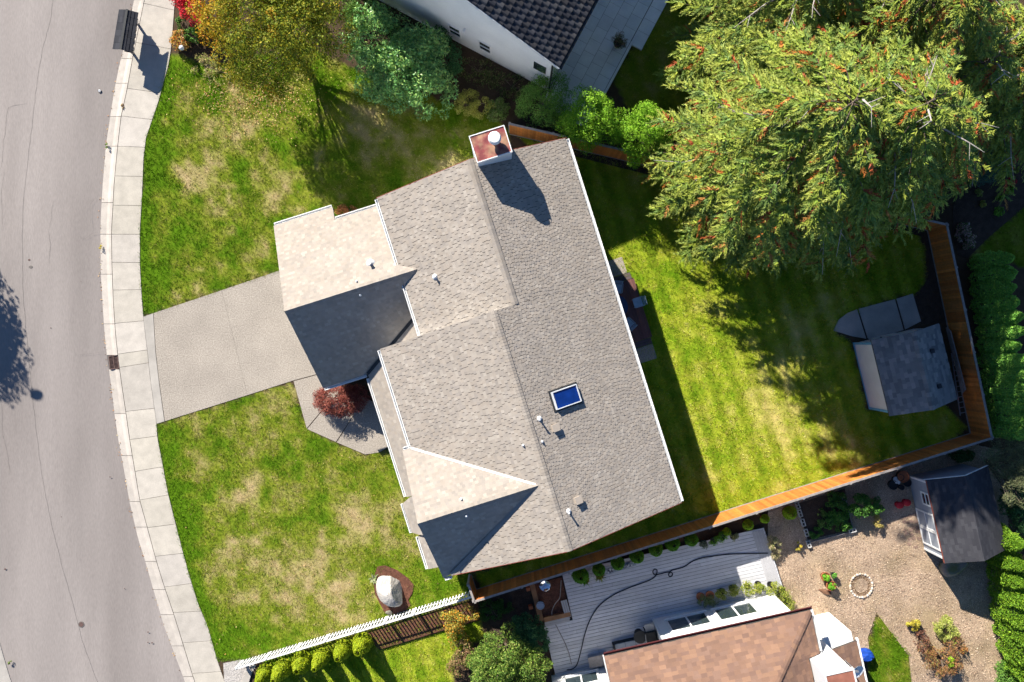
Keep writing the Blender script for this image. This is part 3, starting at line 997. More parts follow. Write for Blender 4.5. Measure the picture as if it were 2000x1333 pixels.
# red brown rake boards on the gable ends
def rake(p, q, out):
    A = HF.W(*p) - Vector((0, 0, 0.10)); B = HF.W(*q) - Vector((0, 0, 0.10)); n = Vector(HF.W(out[0], out[1], 0)).normalized()
    obj('rake_board', MB().bar(A + n * 0.016, B + n * 0.016, 0.028, 0.21), M['brick_red'], house)
rake((9.85, -0.38, 7.8), (9.85, 5.405, rear(0, 5.405)), (1, 0)); rake((9.85, -0.38, 7.8), (9.85, -6.1, sfront(0, -6.1)), (1, 0))
rake((-8.51, 0.65, 7.37), (-8.51, 5.405, rear(0, 5.405)), (-1, 0)); rake((-8.51, 0.65, 7.37), (-8.51, -4.1, nfront(0, -4.1)), (-1, 0))
# windows and doors of the outer walls
def hwin(a0, a1, b0, b1, z0, z1, n):
    """A window lying in an axis plane; n: outward (da, db)."""
    fr = MB(); gl = MB(); t = 0.05
    if n[0] == 0:
        s = n[1]; b = b0
        for (x0, x1, y0, y1) in ((a0, a1, z0, z0 + 0.08), (a0, a1, z1 - 0.08, z1), (a0, a0 + 0.08, z0 + 0.08, z1 - 0.08), (a1 - 0.08, a1, z0 + 0.08, z1 - 0.08), ((a0 + a1) / 2 - 0.03, (a0 + a1) / 2 + 0.03, z0 + 0.08, z1 - 0.08)):
            fr.fbox(HF, x0, x1, min(b, b + s * t), max(b, b + s * t), y0, y1)
        gl.fbox(HF, a0 + 0.02, a1 - 0.02, min(b, b + s * 0.02), max(b, b + s * 0.02), z0 + 0.02, z1 - 0.02)
    else:
        s = n[0]; a = a0
        for (x0, x1, y0, y1) in ((b0, b1, z0, z0 + 0.08), (b0, b1, z1 - 0.08, z1), (b0, b0 + 0.08, z0 + 0.08, z1 - 0.08), (b1 - 0.08, b1, z0 + 0.08, z1 - 0.08), ((b0 + b1) / 2 - 0.03, (b0 + b1) / 2 + 0.03, z0 + 0.08, z1 - 0.08)):
            fr.fbox(HF, min(a, a + s * t), max(a, a + s * t), x0, x1, y0, y1)
        gl.fbox(HF, min(a, a + s * 0.02), max(a, a + s * 0.02), b0 + 0.02, b1 - 0.02, z0 + 0.02, z1 - 0.02)
    f = obj('window', fr, M['white'], house); obj('pane', gl, M['glass'], f)
for a0 in (-6.5, -3.6, 3.2, 6.0): hwin(a0, a0 + 1.5, 4.952, 0, 3.4, 4.7, (0, 1))
for a0 in (-6.5, 4.0, 6.6): hwin(a0, a0 + 1.5, 4.952, 0, 0.9, 2.2, (0, 1))
hwin(-1.0, 1.4, 4.952, 0, 0.4, 2.4, (0, 1))
for a0 in (0.2, 4.3, 7.0): hwin(a0, a0 + 1.5, -5.702 if a0 < 3 else -6.202, 0, 3.75 if a0 < 3 else 3.9, 4.95, (0, -1))
hwin(3.2, 5.2, -7.002, 0, 0.9, 2.1, (0, -1)); hwin(6.5, 7.5, -7.402, 0, 0.9, 2.1, (0, -1))
for b0 in (-2.5, 1.0): hwin(9.452, 0, b0, b0 + 1.2, 3.4, 4.6, (1, 0))
gd = MB()
for r in range(4):
    for q in range(6): gd.fbox(HF, -7.1 + q * 0.80, -7.1 + q * 0.80 + 0.78, -9.60, -9.56, 0.14 + r * 0.53, 0.14 + r * 0.53 + 0.51)
obj('garage_door', gd, M['white'], house)
# chimney: a part of the house that rises past the north gable
ch = MB(); ch.fbox(HF, -9.29, -8.09, 0.95, 2.55, 0.0, 8.17)
cho = obj('chimney', ch, M['siding'], house)
rim = MB()
for (a0, a1, b0, b1) in ((-9.32, -8.06, 0.92, 0.96), (-9.32, -8.06, 2.54, 2.58), (-9.32, -9.28, 0.96, 2.54), (-8.10, -8.06, 0.96, 2.54)):
    rim.fbox(HF, a0, a1, b0, b1, 8.05, 8.27)
obj('rim', rim, M['white'], cho)
cp = MB(); cp.fbox(HF, -9.28, -8.10, 0.96, 2.54, 8.19, 8.235)
obj('rusty_cap', cp, M['rust'], cho)['label'] = 'rusty red metal cap on the chimney'
fl = HF.W(-8.80, 1.98, 8.235)
fm = MB(); fm.lathe(fl, [(0.16, 0), (0.16, 0.35)], 20); obj('flue', fm, M['metal'], cho)
fm = MB()
fm.lathe(fl, [(0.27, 0.30), (0.29, 0.32), (0.29, 0.44), (0.26, 0.47)], 24); fm.lathe(fl, [(0.20, 0.48), (0.27, 0.50), (0.27, 0.56), (0.24, 0.60), (0.05, 0.63)], 24)
obj('flue_cap', fm, M['white'], cho)


def onroof(px, py, zf):
    """Where the pixel ray meets a roof plane."""
    z = 6.0
    for _ in range(12):
        p = P(px, py, z); a = 0.3019 * p.x - 0.9533 * p.y; b = 0.9533 * p.x + 0.3019 * p.y
        z = zf(a, b)
    return Vector((p.x, p.y, z)), a, b


# skylight
c_, a_, b_ = onroof(1104, 776, rear)
sl = Vector(HF.W(0, 1, -SP)).normalized(); al = Vector(HF.W(1, 0, 0)).normalized(); up = al.cross(sl)
if up.z < 0: up = -up
fr = MB(); hb, ha, hh = 0.66, 0.42, 0.13
for sg in (-1, 1):
    fr.box(c_ + sl * sg * (hb - 0.02) + up * hh * 0.5, sl * 0.02, al * ha, up * hh); fr.box(c_ + al * sg * (ha - 0.02) + up * hh * 0.5, sl * (hb - 0.041), al * 0.02, up * hh)
sk = obj('skylight', fr, M['siding'], house)
obj('pane', MB().box(c_ + up * (hh * 1.1), sl * (hb - 0.045), al * (ha - 0.045), up * 0.008), M['skyglass'], sk)
obj('flashing', MB().box(c_ - sl * 0.0 + up * 0.024, sl * (hb + 0.10), al * (ha + 0.09), up * 0.012), M['dark'], sk)
# pipe vents, box vents, hooks
def pipe(px, py, zf, h, r=0.055, m='white'):
    p, a, b = onroof(px, py, zf)
    mb = MB(); mb.tube([p - Vector((0, 0, 0.05)), p + Vector((0, 0, h))], r, 10)
    mb.lathe(p + Vector((0, 0, h)), [(r * 1.0, -0.03), (r * 1.3, -0.03), (r * 1.3, 0.01), (r, 0.01), (r * 0.7, 0.01), (r * 0.7, -0.1)], 10)
    o = obj('vent_pipe', mb, M[m], house)
    obj('boot', MB().lathe(p, [(r * 3.2, 0.02), (r * 2.6, 0.05), (r * 1.3, 0.12), (r * 1.05, 0.14)], 12), M['dark'] if m != 'white' else M['siding'], o)
def boxvent(px, py, zf):
    p, a, b = onroof(px, py, zf)
    mb = MB(); mb.box(p + up * 0.10, sl * 0.14, al * 0.14, up * 0.10); mb.box(p + up * 0.205, sl * 0.17, al * 0.17, up * 0.014)
    mb.box(p + up * 0.03, sl * 0.18, al * 0.17, up * 0.006)
    obj('box_vent', mb, M['shingle_obj'], house).color = (0.42, 0.36, 0.30, 1)
pipe(1053, 818, rear, 0.42, 0.04); pipe(1110, 999, rear, 0.42, 0.04); pipe(1059, 863, rear, 0.12, 0.022); pipe(850, 541, nfront, 0.28, 0.045); pipe(724, 515, garN, 0.40, 0.07)
pipe(704, 577, garS, 0.06, 0.022); pipe(697, 550, garN, 0.06, 0.022); pipe(1022, 870, sfront, 0.08, 0.022); pipe(901, 975, gabN, 0.08, 0.022); pipe(911, 1008, gabS, 0.06, 0.024)
boxvent(1083, 836, rear); boxvent(1127, 977, rear)

# rear deck with steps
deck = thing('rear_deck', 'brown composite deck with steps behind the house', 'deck', HF.W(0.4, 6.1, 0))
nb_ = 17
for i in range(nb_):
    b0 = 4.98 + i * 0.1355
    o = obj('board', MB().fbox(HF, -1.25, 2.05, b0, b0 + 0.128, 0.30, 0.34), M['browndeck'], deck)
    g = rnd.uniform(0.85, 1.15); o.color = (0.155 * g, 0.070 * g, 0.062 * g, 1)
obj('frame', MB().fbox(HF, -1.2, 2.0, 4.99, 7.22, 0.08, 0.295), M['dark'], deck)
for (a0, a1, z) in ((-1.62, -1.27, 0.2), (2.07, 2.42, 0.2)):
    for q in range(2):
        o = obj('step', MB().fbox(HF, a0 + q * 0.18, a0 + q * 0.18 + 0.165, 6.0 if a0 > 0 else 5.6, 7.2, z - 0.03 - 0.05 * (q if a0 > 0 else 1 - q), z - 0.05 * (q if a0 > 0 else 1 - q)), M['browndeck'], deck); o.color = (0.11, 0.085, 0.085, 1)
    obj('riser', MB().fbox(HF, a0 + 0.04, a1 - 0.04, 6.03 if a0 > 0 else 5.63, 7.15, 0.05, 0.115), M['dark'], deck)
pad = struct('patio_pad', MB().fbox(HF, -2.55, -1.65, 5.0, 7.05, 0.02, 0.135), M['aggregate'])
pad2 = struct('patio_pad', MB().fbox(HF, 2.44, 3.25, 5.6, 7.2, 0.02, 0.132), M['aggregate'])
# table and chairs on the deck
tb = P(1203, 600, 1.08)
t = thing('patio_table', 'round dark navy patio table on the brown deck', 'table', Vector((tb.x, tb.y, 0.34)))
obj('top', MB().lathe(Vector((tb.x, tb.y, 1.05)), [(0.60, 0), (0.64, 0.01), (0.64, 0.03), (0.60, 0.035)], 32), M['navy'], t)
for q in range(4):
    an = q * math.pi / 2 + 0.5; d = Vector((math.cos(an), math.sin(an), 0))
    obj('leg', MB().tube([Vector((tb.x, tb.y, 0.341)) + d * 0.42, Vector((tb.x, tb.y, 0.7)) + d * 0.33, Vector((tb.x, tb.y, 1.05)) + d * 0.45], 0.02, 6), M['chairblue'], t)


def chair(px, py, face, label):
    """face: world angle the sitter looks along."""
    b = P(px, py, 0.8); b.z = 0.342
    t = thing('patio_chair', label, 'chair', b, 'patio chairs round the navy table')
    d = Vector((math.cos(face), math.sin(face), 0)); s = Vector((-d.y, d.x, 0)); u = Vector((0, 0, 1))
    obj('seat', MB().box(b + u * 0.42, d * 0.24, s * 0.23, u * 0.015), M['chairblue'], t)
    bk = MB()
    bk.bar(b - d * 0.25 - s * 0.22 + u * 0.42, b - d * 0.38 - s * 0.22 + u * 0.90, 0.03, 0.03); bk.bar(b - d * 0.25 + s * 0.22 + u * 0.42, b - d * 0.38 + s * 0.22 + u * 0.90, 0.03, 0.03)
    for q in (0.52, 0.64, 0.76, 0.885):
        f = (q - 0.42) / 0.48; bk.box(b - d * (0.25 + 0.13 * f) + u * q, d * 0.012, s * 0.20, u * 0.028)
    obj('backrest', bk, M['chairblue'], t)
    for x, y in ((-1, -1), (-1, 1), (1, -1), (1, 1)):
        obj('leg', MB().tube([b + d * 0.22 * x + s * 0.22 * y, b + d * 0.20 * x + s * 0.205 * y + u * 0.41], 0.014, 6), M['chairblue'], t)
    for y in (-1, 1):
        obj('armrest', MB().tube([b + d * 0.22 + s * 0.24 * y + u * 0.42, b + d * 0.20 + s * 0.25 * y + u * 0.64, b - d * 0.28 + s * 0.25 * y + u * 0.66], 0.016, 6), M['chairblue'], t)


ang = math.atan2(0.3019, 0.9533)
chair(1246, 591, ang + math.pi, 'pale blue metal chair on the lawn side of the navy table')
chair(1206, 564, ang - math.pi / 2 - 0.4, 'pale blue metal chair at the upper end of the navy table, half under the eave')
chair(1227, 632, ang + math.pi / 2 + 0.5, 'pale blue metal chair at the lower end of the navy table by the eave')


# ------------------------------------------------------------------ cedar fence
CEDAR = [(0.52, 0.175, 0.034), (0.56, 0.195, 0.040), (0.45, 0.145, 0.030), (0.58, 0.21, 0.046), (0.48, 0.175, 0.042)]


def board_mesh(w, t, h, taper=0.0):
    mb = MB()
    mb.prism([(-w / 2, -t / 2, 0), (w / 2, -t / 2, 0), (w / 2, t / 2, 0), (-w / 2, t / 2, 0)], [(-w / 2, -t / 2, h), (w / 2, -t / 2, h), (w / 2, t / 2, h), (-w / 2, t / 2, h)])
    return mesh_of('fence_board', mb)


FB = board_mesh(0.136, 0.02, 1.98); FB.materials.append(M['cedar'])


def cedar_fence(label, a, b, out, h=1.9, skip_post0=False, panel=2.44):
    """a, b: base ends (pixels); out: +1 when the outer side lies to the left of a->b in the world."""
    A = P(*a, 0.1); B = P(*b, 0.1); d = B - A; L = d.length; d.normalize()
    n = Vector((-d.y, d.x, 0)) * out
    t = thing('cedar_fence', label, 'fence', A.copy())
    R = random.Random(int(L * 100))
    k = int(L / 0.141)
    ang = math.atan2(d.y, d.x)
    for i in range(k):
        p = A + d * (0.07 + i * (L - 0.14) / max(1, k - 1)); p = p + n * R.uniform(-0.003, 0.003)
        c = CEDAR[R.randrange(5)]; g = R.uniform(0.82, 1.15)
        sec = 0.9 + 0.2 * random.Random(int(i * 0.141 / panel)).random()
        inst('board', FB, Matrix.Translation((p.x, p.y, 0.16 + R.uniform(-0.006, 0.006))) @ Matrix.Rotation(ang + R.uniform(-0.004, 0.004), 4, 'Z'), t, [q * g * sec for q in c])
    np_ = max(1, round(L / panel))
    for i in range(np_ + 1):
        p = A + d * (L * i / np_) + n * 0.075
        obj('post', MB().box(Vector((p.x, p.y, 1.10)), d * 0.05, n * 0.05, Vector((0, 0, 1.09))), M['greywood'], t)
    for zz, w_ in ((0.35, 0.04), (1.05, 0.04), (1.90, 0.04)):
        obj('rail', MB().box((A + B) / 2 + n * 0.034 + Vector((0, 0, zz)), d * L / 2, n * 0.019, Vector((0, 0, 0.045))), M['cedar_flat'], t)
    obj('cap_rail', MB().box((A + B) / 2 + n * 0.03 + Vector((0, 0, 2.065)), d * (L / 2 + 0.05), n * 0.055, Vector((0, 0, 0.02))), M['greywood'], t)
    obj('kick_board', MB().box((A + B) / 2 - n * 0.026 + Vector((0, 0, 0.055)), d * L / 2, n * 0.012, Vector((0, 0, 0.05))), M['greywood'], t)
    return t


cedar_fence('orange cedar board fence running below the shrubs and conifers', (995, 262), (1811, 450), 1)
cedar_fence('cedar board fence along the hedge beside the small shed', (1811, 450), (1895, 847), 1)
cedar_fence('long cedar board fence between the back lawn and the grey deck', (1895, 847), (930, 1152), 1)
cedar_fence('short cedar fence return closing the gap to the house corner', (930, 1152), (920, 1122), 1)

# ------------------------------------------------------------------ white picket fence
pk = MB(); w = 0.065
pk.prism([(-w / 2, -0.01, 0), (w / 2, -0.01, 0), (w / 2, 0.01, 0), (-w / 2, 0.01, 0)], [(-w / 2, -0.01, 0.93), (w / 2, -0.01, 0.93), (w / 2, 0.01, 0.93), (-w / 2, 0.01, 0.93)])
pk.prism([(-w / 2, -0.01, 0.931), (w / 2, -0.01, 0.931), (w / 2, 0.01, 0.931), (-w / 2, 0.01, 0.931)], [(-0.008, -0.01, 1.0), (0.008, -0.01, 1.0), (0.008, 0.01, 1.0), (-0.008, 0.01, 1.0)])
PK = mesh_of('picket', pk); PK.materials.append(M['white'])
A = P(474, 1291, 0.1); B = P(925, 1154, 0.1); d = (B - A); L = d.length; d.normalize(); n = Vector((-d.y, d.x, 0))
t = thing('picket_fence', 'white picket fence between the front lawn and the next garden', 'fence', A.copy())
npan = 8; ang_f = math.atan2(d.y, d.x)
for i in range(npan + 1):
    p = A + d * (L * i / npan)
    mbp = MB().box(Vector((p.x, p.y, 0.62)), d * 0.05, n * 0.05, Vector((0, 0, 0.56)))
    mbp.prism([Vector((p.x, p.y, 1.185)) + d * x * 0.065 + n * y * 0.065 for x, y in ((-1, -1), (1, -1), (1, 1), (-1, 1))], [Vector((p.x, p.y, 1.24)) + d * x * 0.012 + n * y * 0.012 for x, y in ((-1, -1), (1, -1), (1, 1), (-1, 1))])
    obj('post', mbp, M['white'], t)
np_ = int(L / 0.172)
for i in range(np_):
    p = A + d * (L * (i + 0.5) / np_)
    inst('picket', PK, Matrix.Translation((p.x + n.x * 0.03, p.y + n.y * 0.03, 0.12)) @ Matrix.Rotation(ang_f, 4, 'Z'), t)
for zz in (0.32, 0.90):
    obj('rail', MB().box((A + B) / 2 + Vector((0, 0, zz)) - n * 0.012, d * (L / 2), n * 0.02, Vector((0, 0, 0.03))), M['white'], t)
obj('cap_rail', MB().box((A + B) / 2 + Vector((0, 0, 1.06)) - n * 0.03, d * (L / 2), n * 0.03, Vector((0, 0, 0.02))), M['white'], t)

# ------------------------------------------------------------------ mailbox stand at the kerb
dm = Vector((0.16, 0.987, 0)); sm = Vector((dm.y, -dm.x, 0))   # sm: away from the road
c0 = P(267, 78, 0); c0.z = -0.3
t = thing('mailbox_stand', 'black cluster of mailboxes under a little pitched roof at the kerb', 'mailbox', Vector((c0.x, c0.y, 0.12)))
u = Vector((0, 0, 1))
for q in (-0.8, 0.8):
    obj('post', MB().box(c0 + dm * q + u * 0.92, dm * 0.05, sm * 0.05, u * 0.5), M['greywood'], t)
for q in (0.98, 1.24):
    obj('shelf', MB().box(c0 + u * q, dm * 0.92, sm * 0.22, u * 0.015), M['dark'], t)
for r_ in range(2):
    for q in range(5):
        m1 = MB(); cc = c0 + dm * (-0.72 + 0.36 * q) + sm * 0.03 + u * (1.0 + 0.26 * r_)
        pr = [(-0.11, 0), (0.11, 0), (0.11, 0.13), (0.07, 0.19), (-0.07, 0.19), (-0.11, 0.13)]
        m1.prism([cc + dm * x + u * y - sm * 0.24 for x, y in pr], [cc + dm * x + u * y + sm * 0.24 for x, y in pr])
        o = obj('mailbox', m1, M['carblack'], t)
        obj('door', MB().box(cc + u * 0.09 + sm * 0.246, dm * 0.095, u * 0.075, sm * 0.005), M['metal'], o)
        if (q + r_) % 2 == 0:
            obj('flag', MB().box(cc + dm * 0.12 + u * 0.16 + sm * 0.17, dm * 0.006, u * 0.06, sm * 0.02), M['red'], o)
roofm = []
for sg in (-1, 1):
    for q in range(3):
        f0 = q / 3; f1 = (q + 1) / 3
        x0 = sg * (0.02 + 0.48 * f0); x1 = sg * (0.02 + 0.48 * f1 + 0.02)
        z0 = 1.86 - 0.20 * f0; z1 = 1.86 - 0.20 * f1 - 0.01
        for k_ in range(6):
            y0 = -1.06 + 0.353 * k_; y1 = y0 + 0.345
            top = [c0 + sm * x0 + dm * y0 + u * (z0 + 0.0), c0 + sm * x1 + dm * y0 + u * (z1 + 0.022), c0 + sm * x1 + dm * y1 + u * (z1 + 0.022), c0 + sm * x0 + dm * y1 + u * z0]
            if (top[1] - top[0]).cross(top[2] - top[1]).z < 0: top.reverse()
            m1 = MB().prism([p_ - u * 0.03 for p_ in top], top)
            o = obj('roof_shingle', m1, M['shingle_obj'], t); g = rnd.uniform(0.8, 1.2); o.color = (0.045 * g, 0.046 * g, 0.053 * g, 1)
obj('ridge', MB().bar(c0 + dm * -1.07 + u * 1.875, c0 + dm * 1.07 + u * 1.875, 0.12, 0.02), M['dark'], t)

# ------------------------------------------------------------------ boulder bed, garden globe
def ring_px(cx, cy, rx, ry, rot, n=26, wob=0.06, seed=0):
    R = random.Random(seed); out = []
    for i in range(n):
        t_ = 2 * math.pi * i / n; f = 1 + R.uniform(-wob, wob)
        x = rx * math.cos(t_) * f; y = ry * math.sin(t_) * f
        out.append((cx + x * math.cos(rot) - y * math.sin(rot), cy + x * math.sin(rot) + y * math.cos(rot)))
    return out


bed = struct('mulch_bed', slab_px([(737, 1107), (752, 1105), (775, 1114), (797, 1130), (808, 1143), (805, 1160), (797, 1172), (802, 1182), (790, 1196), (770, 1200), (752, 1198), (742, 1180), (732, 1160), (730, 1140), (733, 1120)], 0.0, 0.15), M['mulch'])


def rock(name, label, cat, bp, rx, ry, rz, material, rot=0.0, seed=0, group=None, parts=False, n=14, m=10, bz=0.1):
    R = np.random.default_rng(seed)
    b = P(*bp, bz); mb = MB(); rows = []
    pl = unit(R.normal(size=(11, 3))); pd = R.uniform(0.58, 0.80, 11)
    for j in range(m + 1):
        th = math.pi * j / m; row = []
        for i in range(n):
            ph = 2 * math.pi * i / n
            v = np.array((math.sin(th) * math.cos(ph), math.sin(th) * math.sin(ph), -math.cos(th)))
            dd = pl @ v; r = 1.0
            for q in range(11):
                if dd[q] > 1e-3: r = min(r, pd[q] / dd[q])
            r *= 1 + 0.004 * R.normal()
            x, y, zz = v[0] * rx * r, v[1] * ry * r, max(v[2] * rz * r, -0.35 * rz)
            row.append((b.x + x * math.cos(rot) - y * math.sin(rot), b.y + x * math.sin(rot) + y * math.cos(rot), b.z + zz + 0.25 * rz))
        rows.append(row)
    for j in range(m):
        for i in range(n):
            k = (i + 1) % n
            mb.face([rows[j][i], rows[j][k], rows[j + 1][k], rows[j + 1][i]])
    o = obj(name, mb, M[material], None, b)
    return tag(o, label, cat, group)


rock('boulder', 'big pale grey boulder in the brown mulch bed on the front lawn', 'boulder', (764, 1150), 0.74, 1.02, 0.80, 'rock', rot=0.35, seed=12, n=44, m=30, bz=0.15)
rock('stone', 'small brown stone at the lower tip of the boulder bed', 'stone', (760, 1196), 0.2, 0.16, 0.14, 'mossrock', seed=9, bz=0.13)


def spiky(name, label, cat, bp, r, n, h, pal, wid=0.03, bz=0.12, group=None, lift=0.5):
    """Rosette of strap leaves."""
    b = P(*bp, bz)
    ph = rng.uniform(0, 2 * math.pi, n); el = rng.uniform(0.1, 1.2, n); L = r * rng.uniform(0.7, 1.15, n)
    d = np.stack([np.cos(ph) * np.cos(el), np.sin(ph) * np.cos(el), np.sin(el) * lift], -1)
    s = np.stack([-np.sin(ph), np.cos(ph), np.zeros(n)], -1) * wid
    o = np.array(b)
    mid = o + d * L[:, None] * 0.55 + np.array([0, 0, h * 0.4]); tip = o + d * L[:, None] + np.array([0, 0, -0.02]); tip[:, 2] = np.maximum(tip[:, 2], bz + 0.02)
    V = np.stack([np.broadcast_to(o, (n, 3)), mid + s, tip, mid - s], 1)
    ob = obj(name, shift(quad_mesh(name, V, pick(pal, n, 0.2)), b), M['leaf'], None, b)
    return tag(ob, label, cat, group)


spiky('agave', 'pale spiky rosette plant at the upper left of the boulder', 'plant', (730, 1130), 0.34, 46, 0.2, [(0.35, 0.38, 0.20), (0.25, 0.33, 0.12), (0.42, 0.42, 0.25)], 0.022)
t = thing('garden_globe', 'small white globe lamp among the shrubs by the sidewalk', 'lamp', P(364, 103, 0.1))
g0 = P(364, 102, 0.1)
obj('post', MB().tube([g0, g0 + Vector((0, 0, 0.55))], 0.03, 8), M['dark'], t)
obj('globe', MB().lathe(g0 + Vector((0, 0, 0.55)), [(0.14 * math.sin(math.pi * q / 10) + 0.001, 0.14 - 0.14 * math.cos(math.pi * q / 10)) for q in range(11)], 16), M['white'], t, smooth=True)

# ------------------------------------------------------------------ neighbour to the north: white gable wall, dark tile roof, stone patio
c0 = P(1070, 178)
NF = Frame(c0.x, c0.y, (-0.882, 0.471), (0.471, 0.882))
nh = thing('neighbour_house', 'white neighbouring house with dark tile roof at the top of the picture', 'house', NF.W(0, 0, 0))
wm = MB(); WB = 12.5
pts = [(0, 0), (12.0, 0), (12.0, 5.65), (6.0, 8.65), (0, 5.65)]
A = [NF.W(a, 0, z) for a, z in pts]; B = [NF.W(a, WB, z) for a, z in pts]
wm.face(A); wm.face(B[::-1])
for i in range(5):
    j = (i + 1) % 5; wm.face([A[j], A[i], B[i], B[j]])
obj('wall', wm, M['stucco'], nh)
nz = lambda a, b: 5.60 + 0.5 * a + 0.12
nz2 = lambda a, b: 5.60 + 0.5 * (12 - a) + 0.12
TP = [(0.045, 0.046, 0.055), (0.055, 0.056, 0.066), (0.036, 0.037, 0.046), (0.075, 0.074, 0.08), (0.05, 0.048, 0.052)]
pl1 = [(-0.5, -0.28), (6.0, -0.28), (6.0, WB + 0.3), (-0.5, WB + 0.3)]
rs = obj('roof', roof_slab(NF, [pl1], nz, 0.12), M['felt'], nh)
def tiles(F, a0, a1, b0, b1, zf, exp, wd, sg, single, attr_mb, R):
    na = int((a1 - a0) / exp) + 1
    sl_ = abs(zf(1, 0) - zf(0, 0))
    for i in range(na):
        ab = a0 + i * exp; at = min(ab + exp * 1.12, a1)
        nb2 = int((b1 - b0) / wd) + 1
        off = wd * 0.5 * (i % 2)
        for j in range(-1, nb2):
            x0 = max(b0, b0 + j * wd + off); x1 = min(b1, b0 + (j + 1) * wd + off - 0.012)
            if x1 - x0 < 0.04: continue
            xm = (x0 + x1) / 2
            lowz = zf(ab, 0) + 0.055; hz = zf(at, 0) + 0.012
            sec = [(x0, 0.0), (x0 + (x1 - x0) * 0.28, 0.035), (x0 + (x1 - x0) * 0.62, 0.03), (x1, -0.006)]
            m1 = MB(); col = pal_col(TP, R); rows = []
            for a_, z_ in ((ab, lowz), (at, hz)):
                rows.append([F.W(a_, b_, z_ + dz) for b_, dz in sec])
            for q in range(3):
                f4 = [rows[0][q], rows[0][q + 1], rows[1][q + 1], rows[1][q]]
                if (f4[1] - f4[0]).cross(f4[2] - f4[1]).z < 0: f4.reverse()
                m1.face(f4, col)
            bt = [Vector((v.x, v.y, v.z - 0.06)) for v in rows[0]]
            m1.face(rows[0] + bt[::-1], col)
            m1.face([rows[0][3], rows[1][3], Vector(rows[1][3]) - Vector((0, 0, 0.05)), bt[3]], col); m1.face([rows[0][0], bt[0], Vector(rows[1][0]) - Vector((0, 0, 0.05)), rows[1][0]], col)
            if single(ab, xm) :
                o = obj('tile', m1, M['tile'], rs); o.color = (*col, 1)
            else:
                off_ = len(attr_mb.v)
                attr_mb.v += m1.v; attr_mb.f += [tuple(v + off_ for v in f) for f in m1.f]; attr_mb.c += m1.c
am = MB(); cnt = [0]
def sing(a, b):
    if a + b < 6.6 and a < 4.9 and b < 6 and cnt[0] < 300:
        cnt[0] += 1; return True
    return False
tiles(NF, -0.5, 6.0, -0.28, WB + 0.3, nz, 0.34, 0.30, 1, sing, am, random.Random(3))
o = obj('tiles', am, M['tile_attr'], rs); o['kind'] = 'stuff'
obj('roof', roof_slab(NF, [[(6.0, -0.28), (12.5, -0.28), (12.5, WB + 0.3), (6.0, WB + 0.3)]], nz2, 0.12), M['greyshingle'], nh)
obj('rake_board', MB().bar(NF.W(-0.5, -0.30, nz(-0.5, 0) - 0.06), NF.W(6.0, -0.30, nz(6, 0) - 0.06), 0.03, 0.2), M['white'], nh)
obj('gutter', MB().fbox(NF, -0.64, -0.51, -0.28, WB + 0.3, nz(-0.5, 0) - 0.12, nz(-0.5, 0) - 0.02), M['dark'], nh)
obj('downpipe', MB().tube([NF.W(-0.08, -0.06, 5.0), NF.W(-0.08, -0.06, 0.1)], 0.045, 8), M['dark'], nh)
for (wpx, wpy) in ((892.2, 83.7), (949, 114)):
    w0 = P(wpx, wpy); ac = (w0.x - c0.x) * -0.882 + (w0.y - c0.y) * 0.471
    fr = MB()
    for (x0, x1, z0, z1) in ((-0.37, 0.37, 1.15, 1.21), (-0.37, 0.37, 2.29, 2.35), (-0.37, -0.31, 1.21, 2.29), (0.31, 0.37, 1.21, 2.29), (-0.31, 0.31, 1.72, 1.77)):
        fr.fbox(NF, ac + x0, ac + x1, -0.05, -0.002, z0, z1)
    f = obj('window', fr, M['white'], nh)
    obj('pane', MB().fbox(NF, ac - 0.31, ac + 0.31, -0.02, -0.001, 1.21, 2.29), M['glass'], f)
obj('side_window', MB().fbox(NF, 0.25, 0.95, -0.03, -0.001, 2.6, 3.6), M['glass'], nh)
# wall tap and pipe
obj('wall_vent', MB().tube([NF.W(4.9, -0.02, 3.0), NF.W(4.9, -0.18, 3.0), NF.W(4.9, -0.2, 2.8)], 0.05, 8), M['white'], nh)
# patio
psub = MB().fbox(NF, -2.72, -0.02, -0.9, 12.5, 0.02, 0.19); psub.fbox(NF, -3.45, -2.725, 4.4, 12.5, 0.02, 0.17)
patio = struct('patio', psub, M['crack'])
R = random.Random(5)
for i in range(4):
    for j in range(18):
        a0 = -2.70 + i * 0.67; b0 = -0.88 + j * 0.74 + (0.37 if i % 2 else 0)
        if b0 + 0.73 > 12.5: continue
        o = obj('paver', MB().fbox(NF, a0, a0 + 0.655, b0, b0 + 0.725, 0.15, 0.205 + R.uniform(-0.002, 0.002)), M['paver'], patio); g = R.uniform(0.93, 1.05); o.color = (0.76 * g, 0.765 * g, 0.77 * g, 1)
for j in range(11):
    o = obj('paver', MB().fbox(NF, -3.44, -2.74, 4.42 + j * 0.74, 4.42 + j * 0.74 + 0.725, 0.1, 0.182), M['paver'], patio); g = R.uniform(0.93, 1.05); o.color = (0.78 * g, 0.785 * g, 0.79 * g, 1)
for j in range(5):
    o = obj('edging', MB().fbox(NF, -2.86, -2.73, -0.9 + j * 1.06, -0.9 + j * 1.06 + 1.05, 0.05, 0.30), M['paver'], patio); o.color = (0.78, 0.78, 0.78, 1)
o = obj('edging', MB().fbox(NF, -3.45, -2.87, 4.26, 4.39, 0.05, 0.25), M['paver'], patio); o.color = (0.78, 0.78, 0.78, 1)

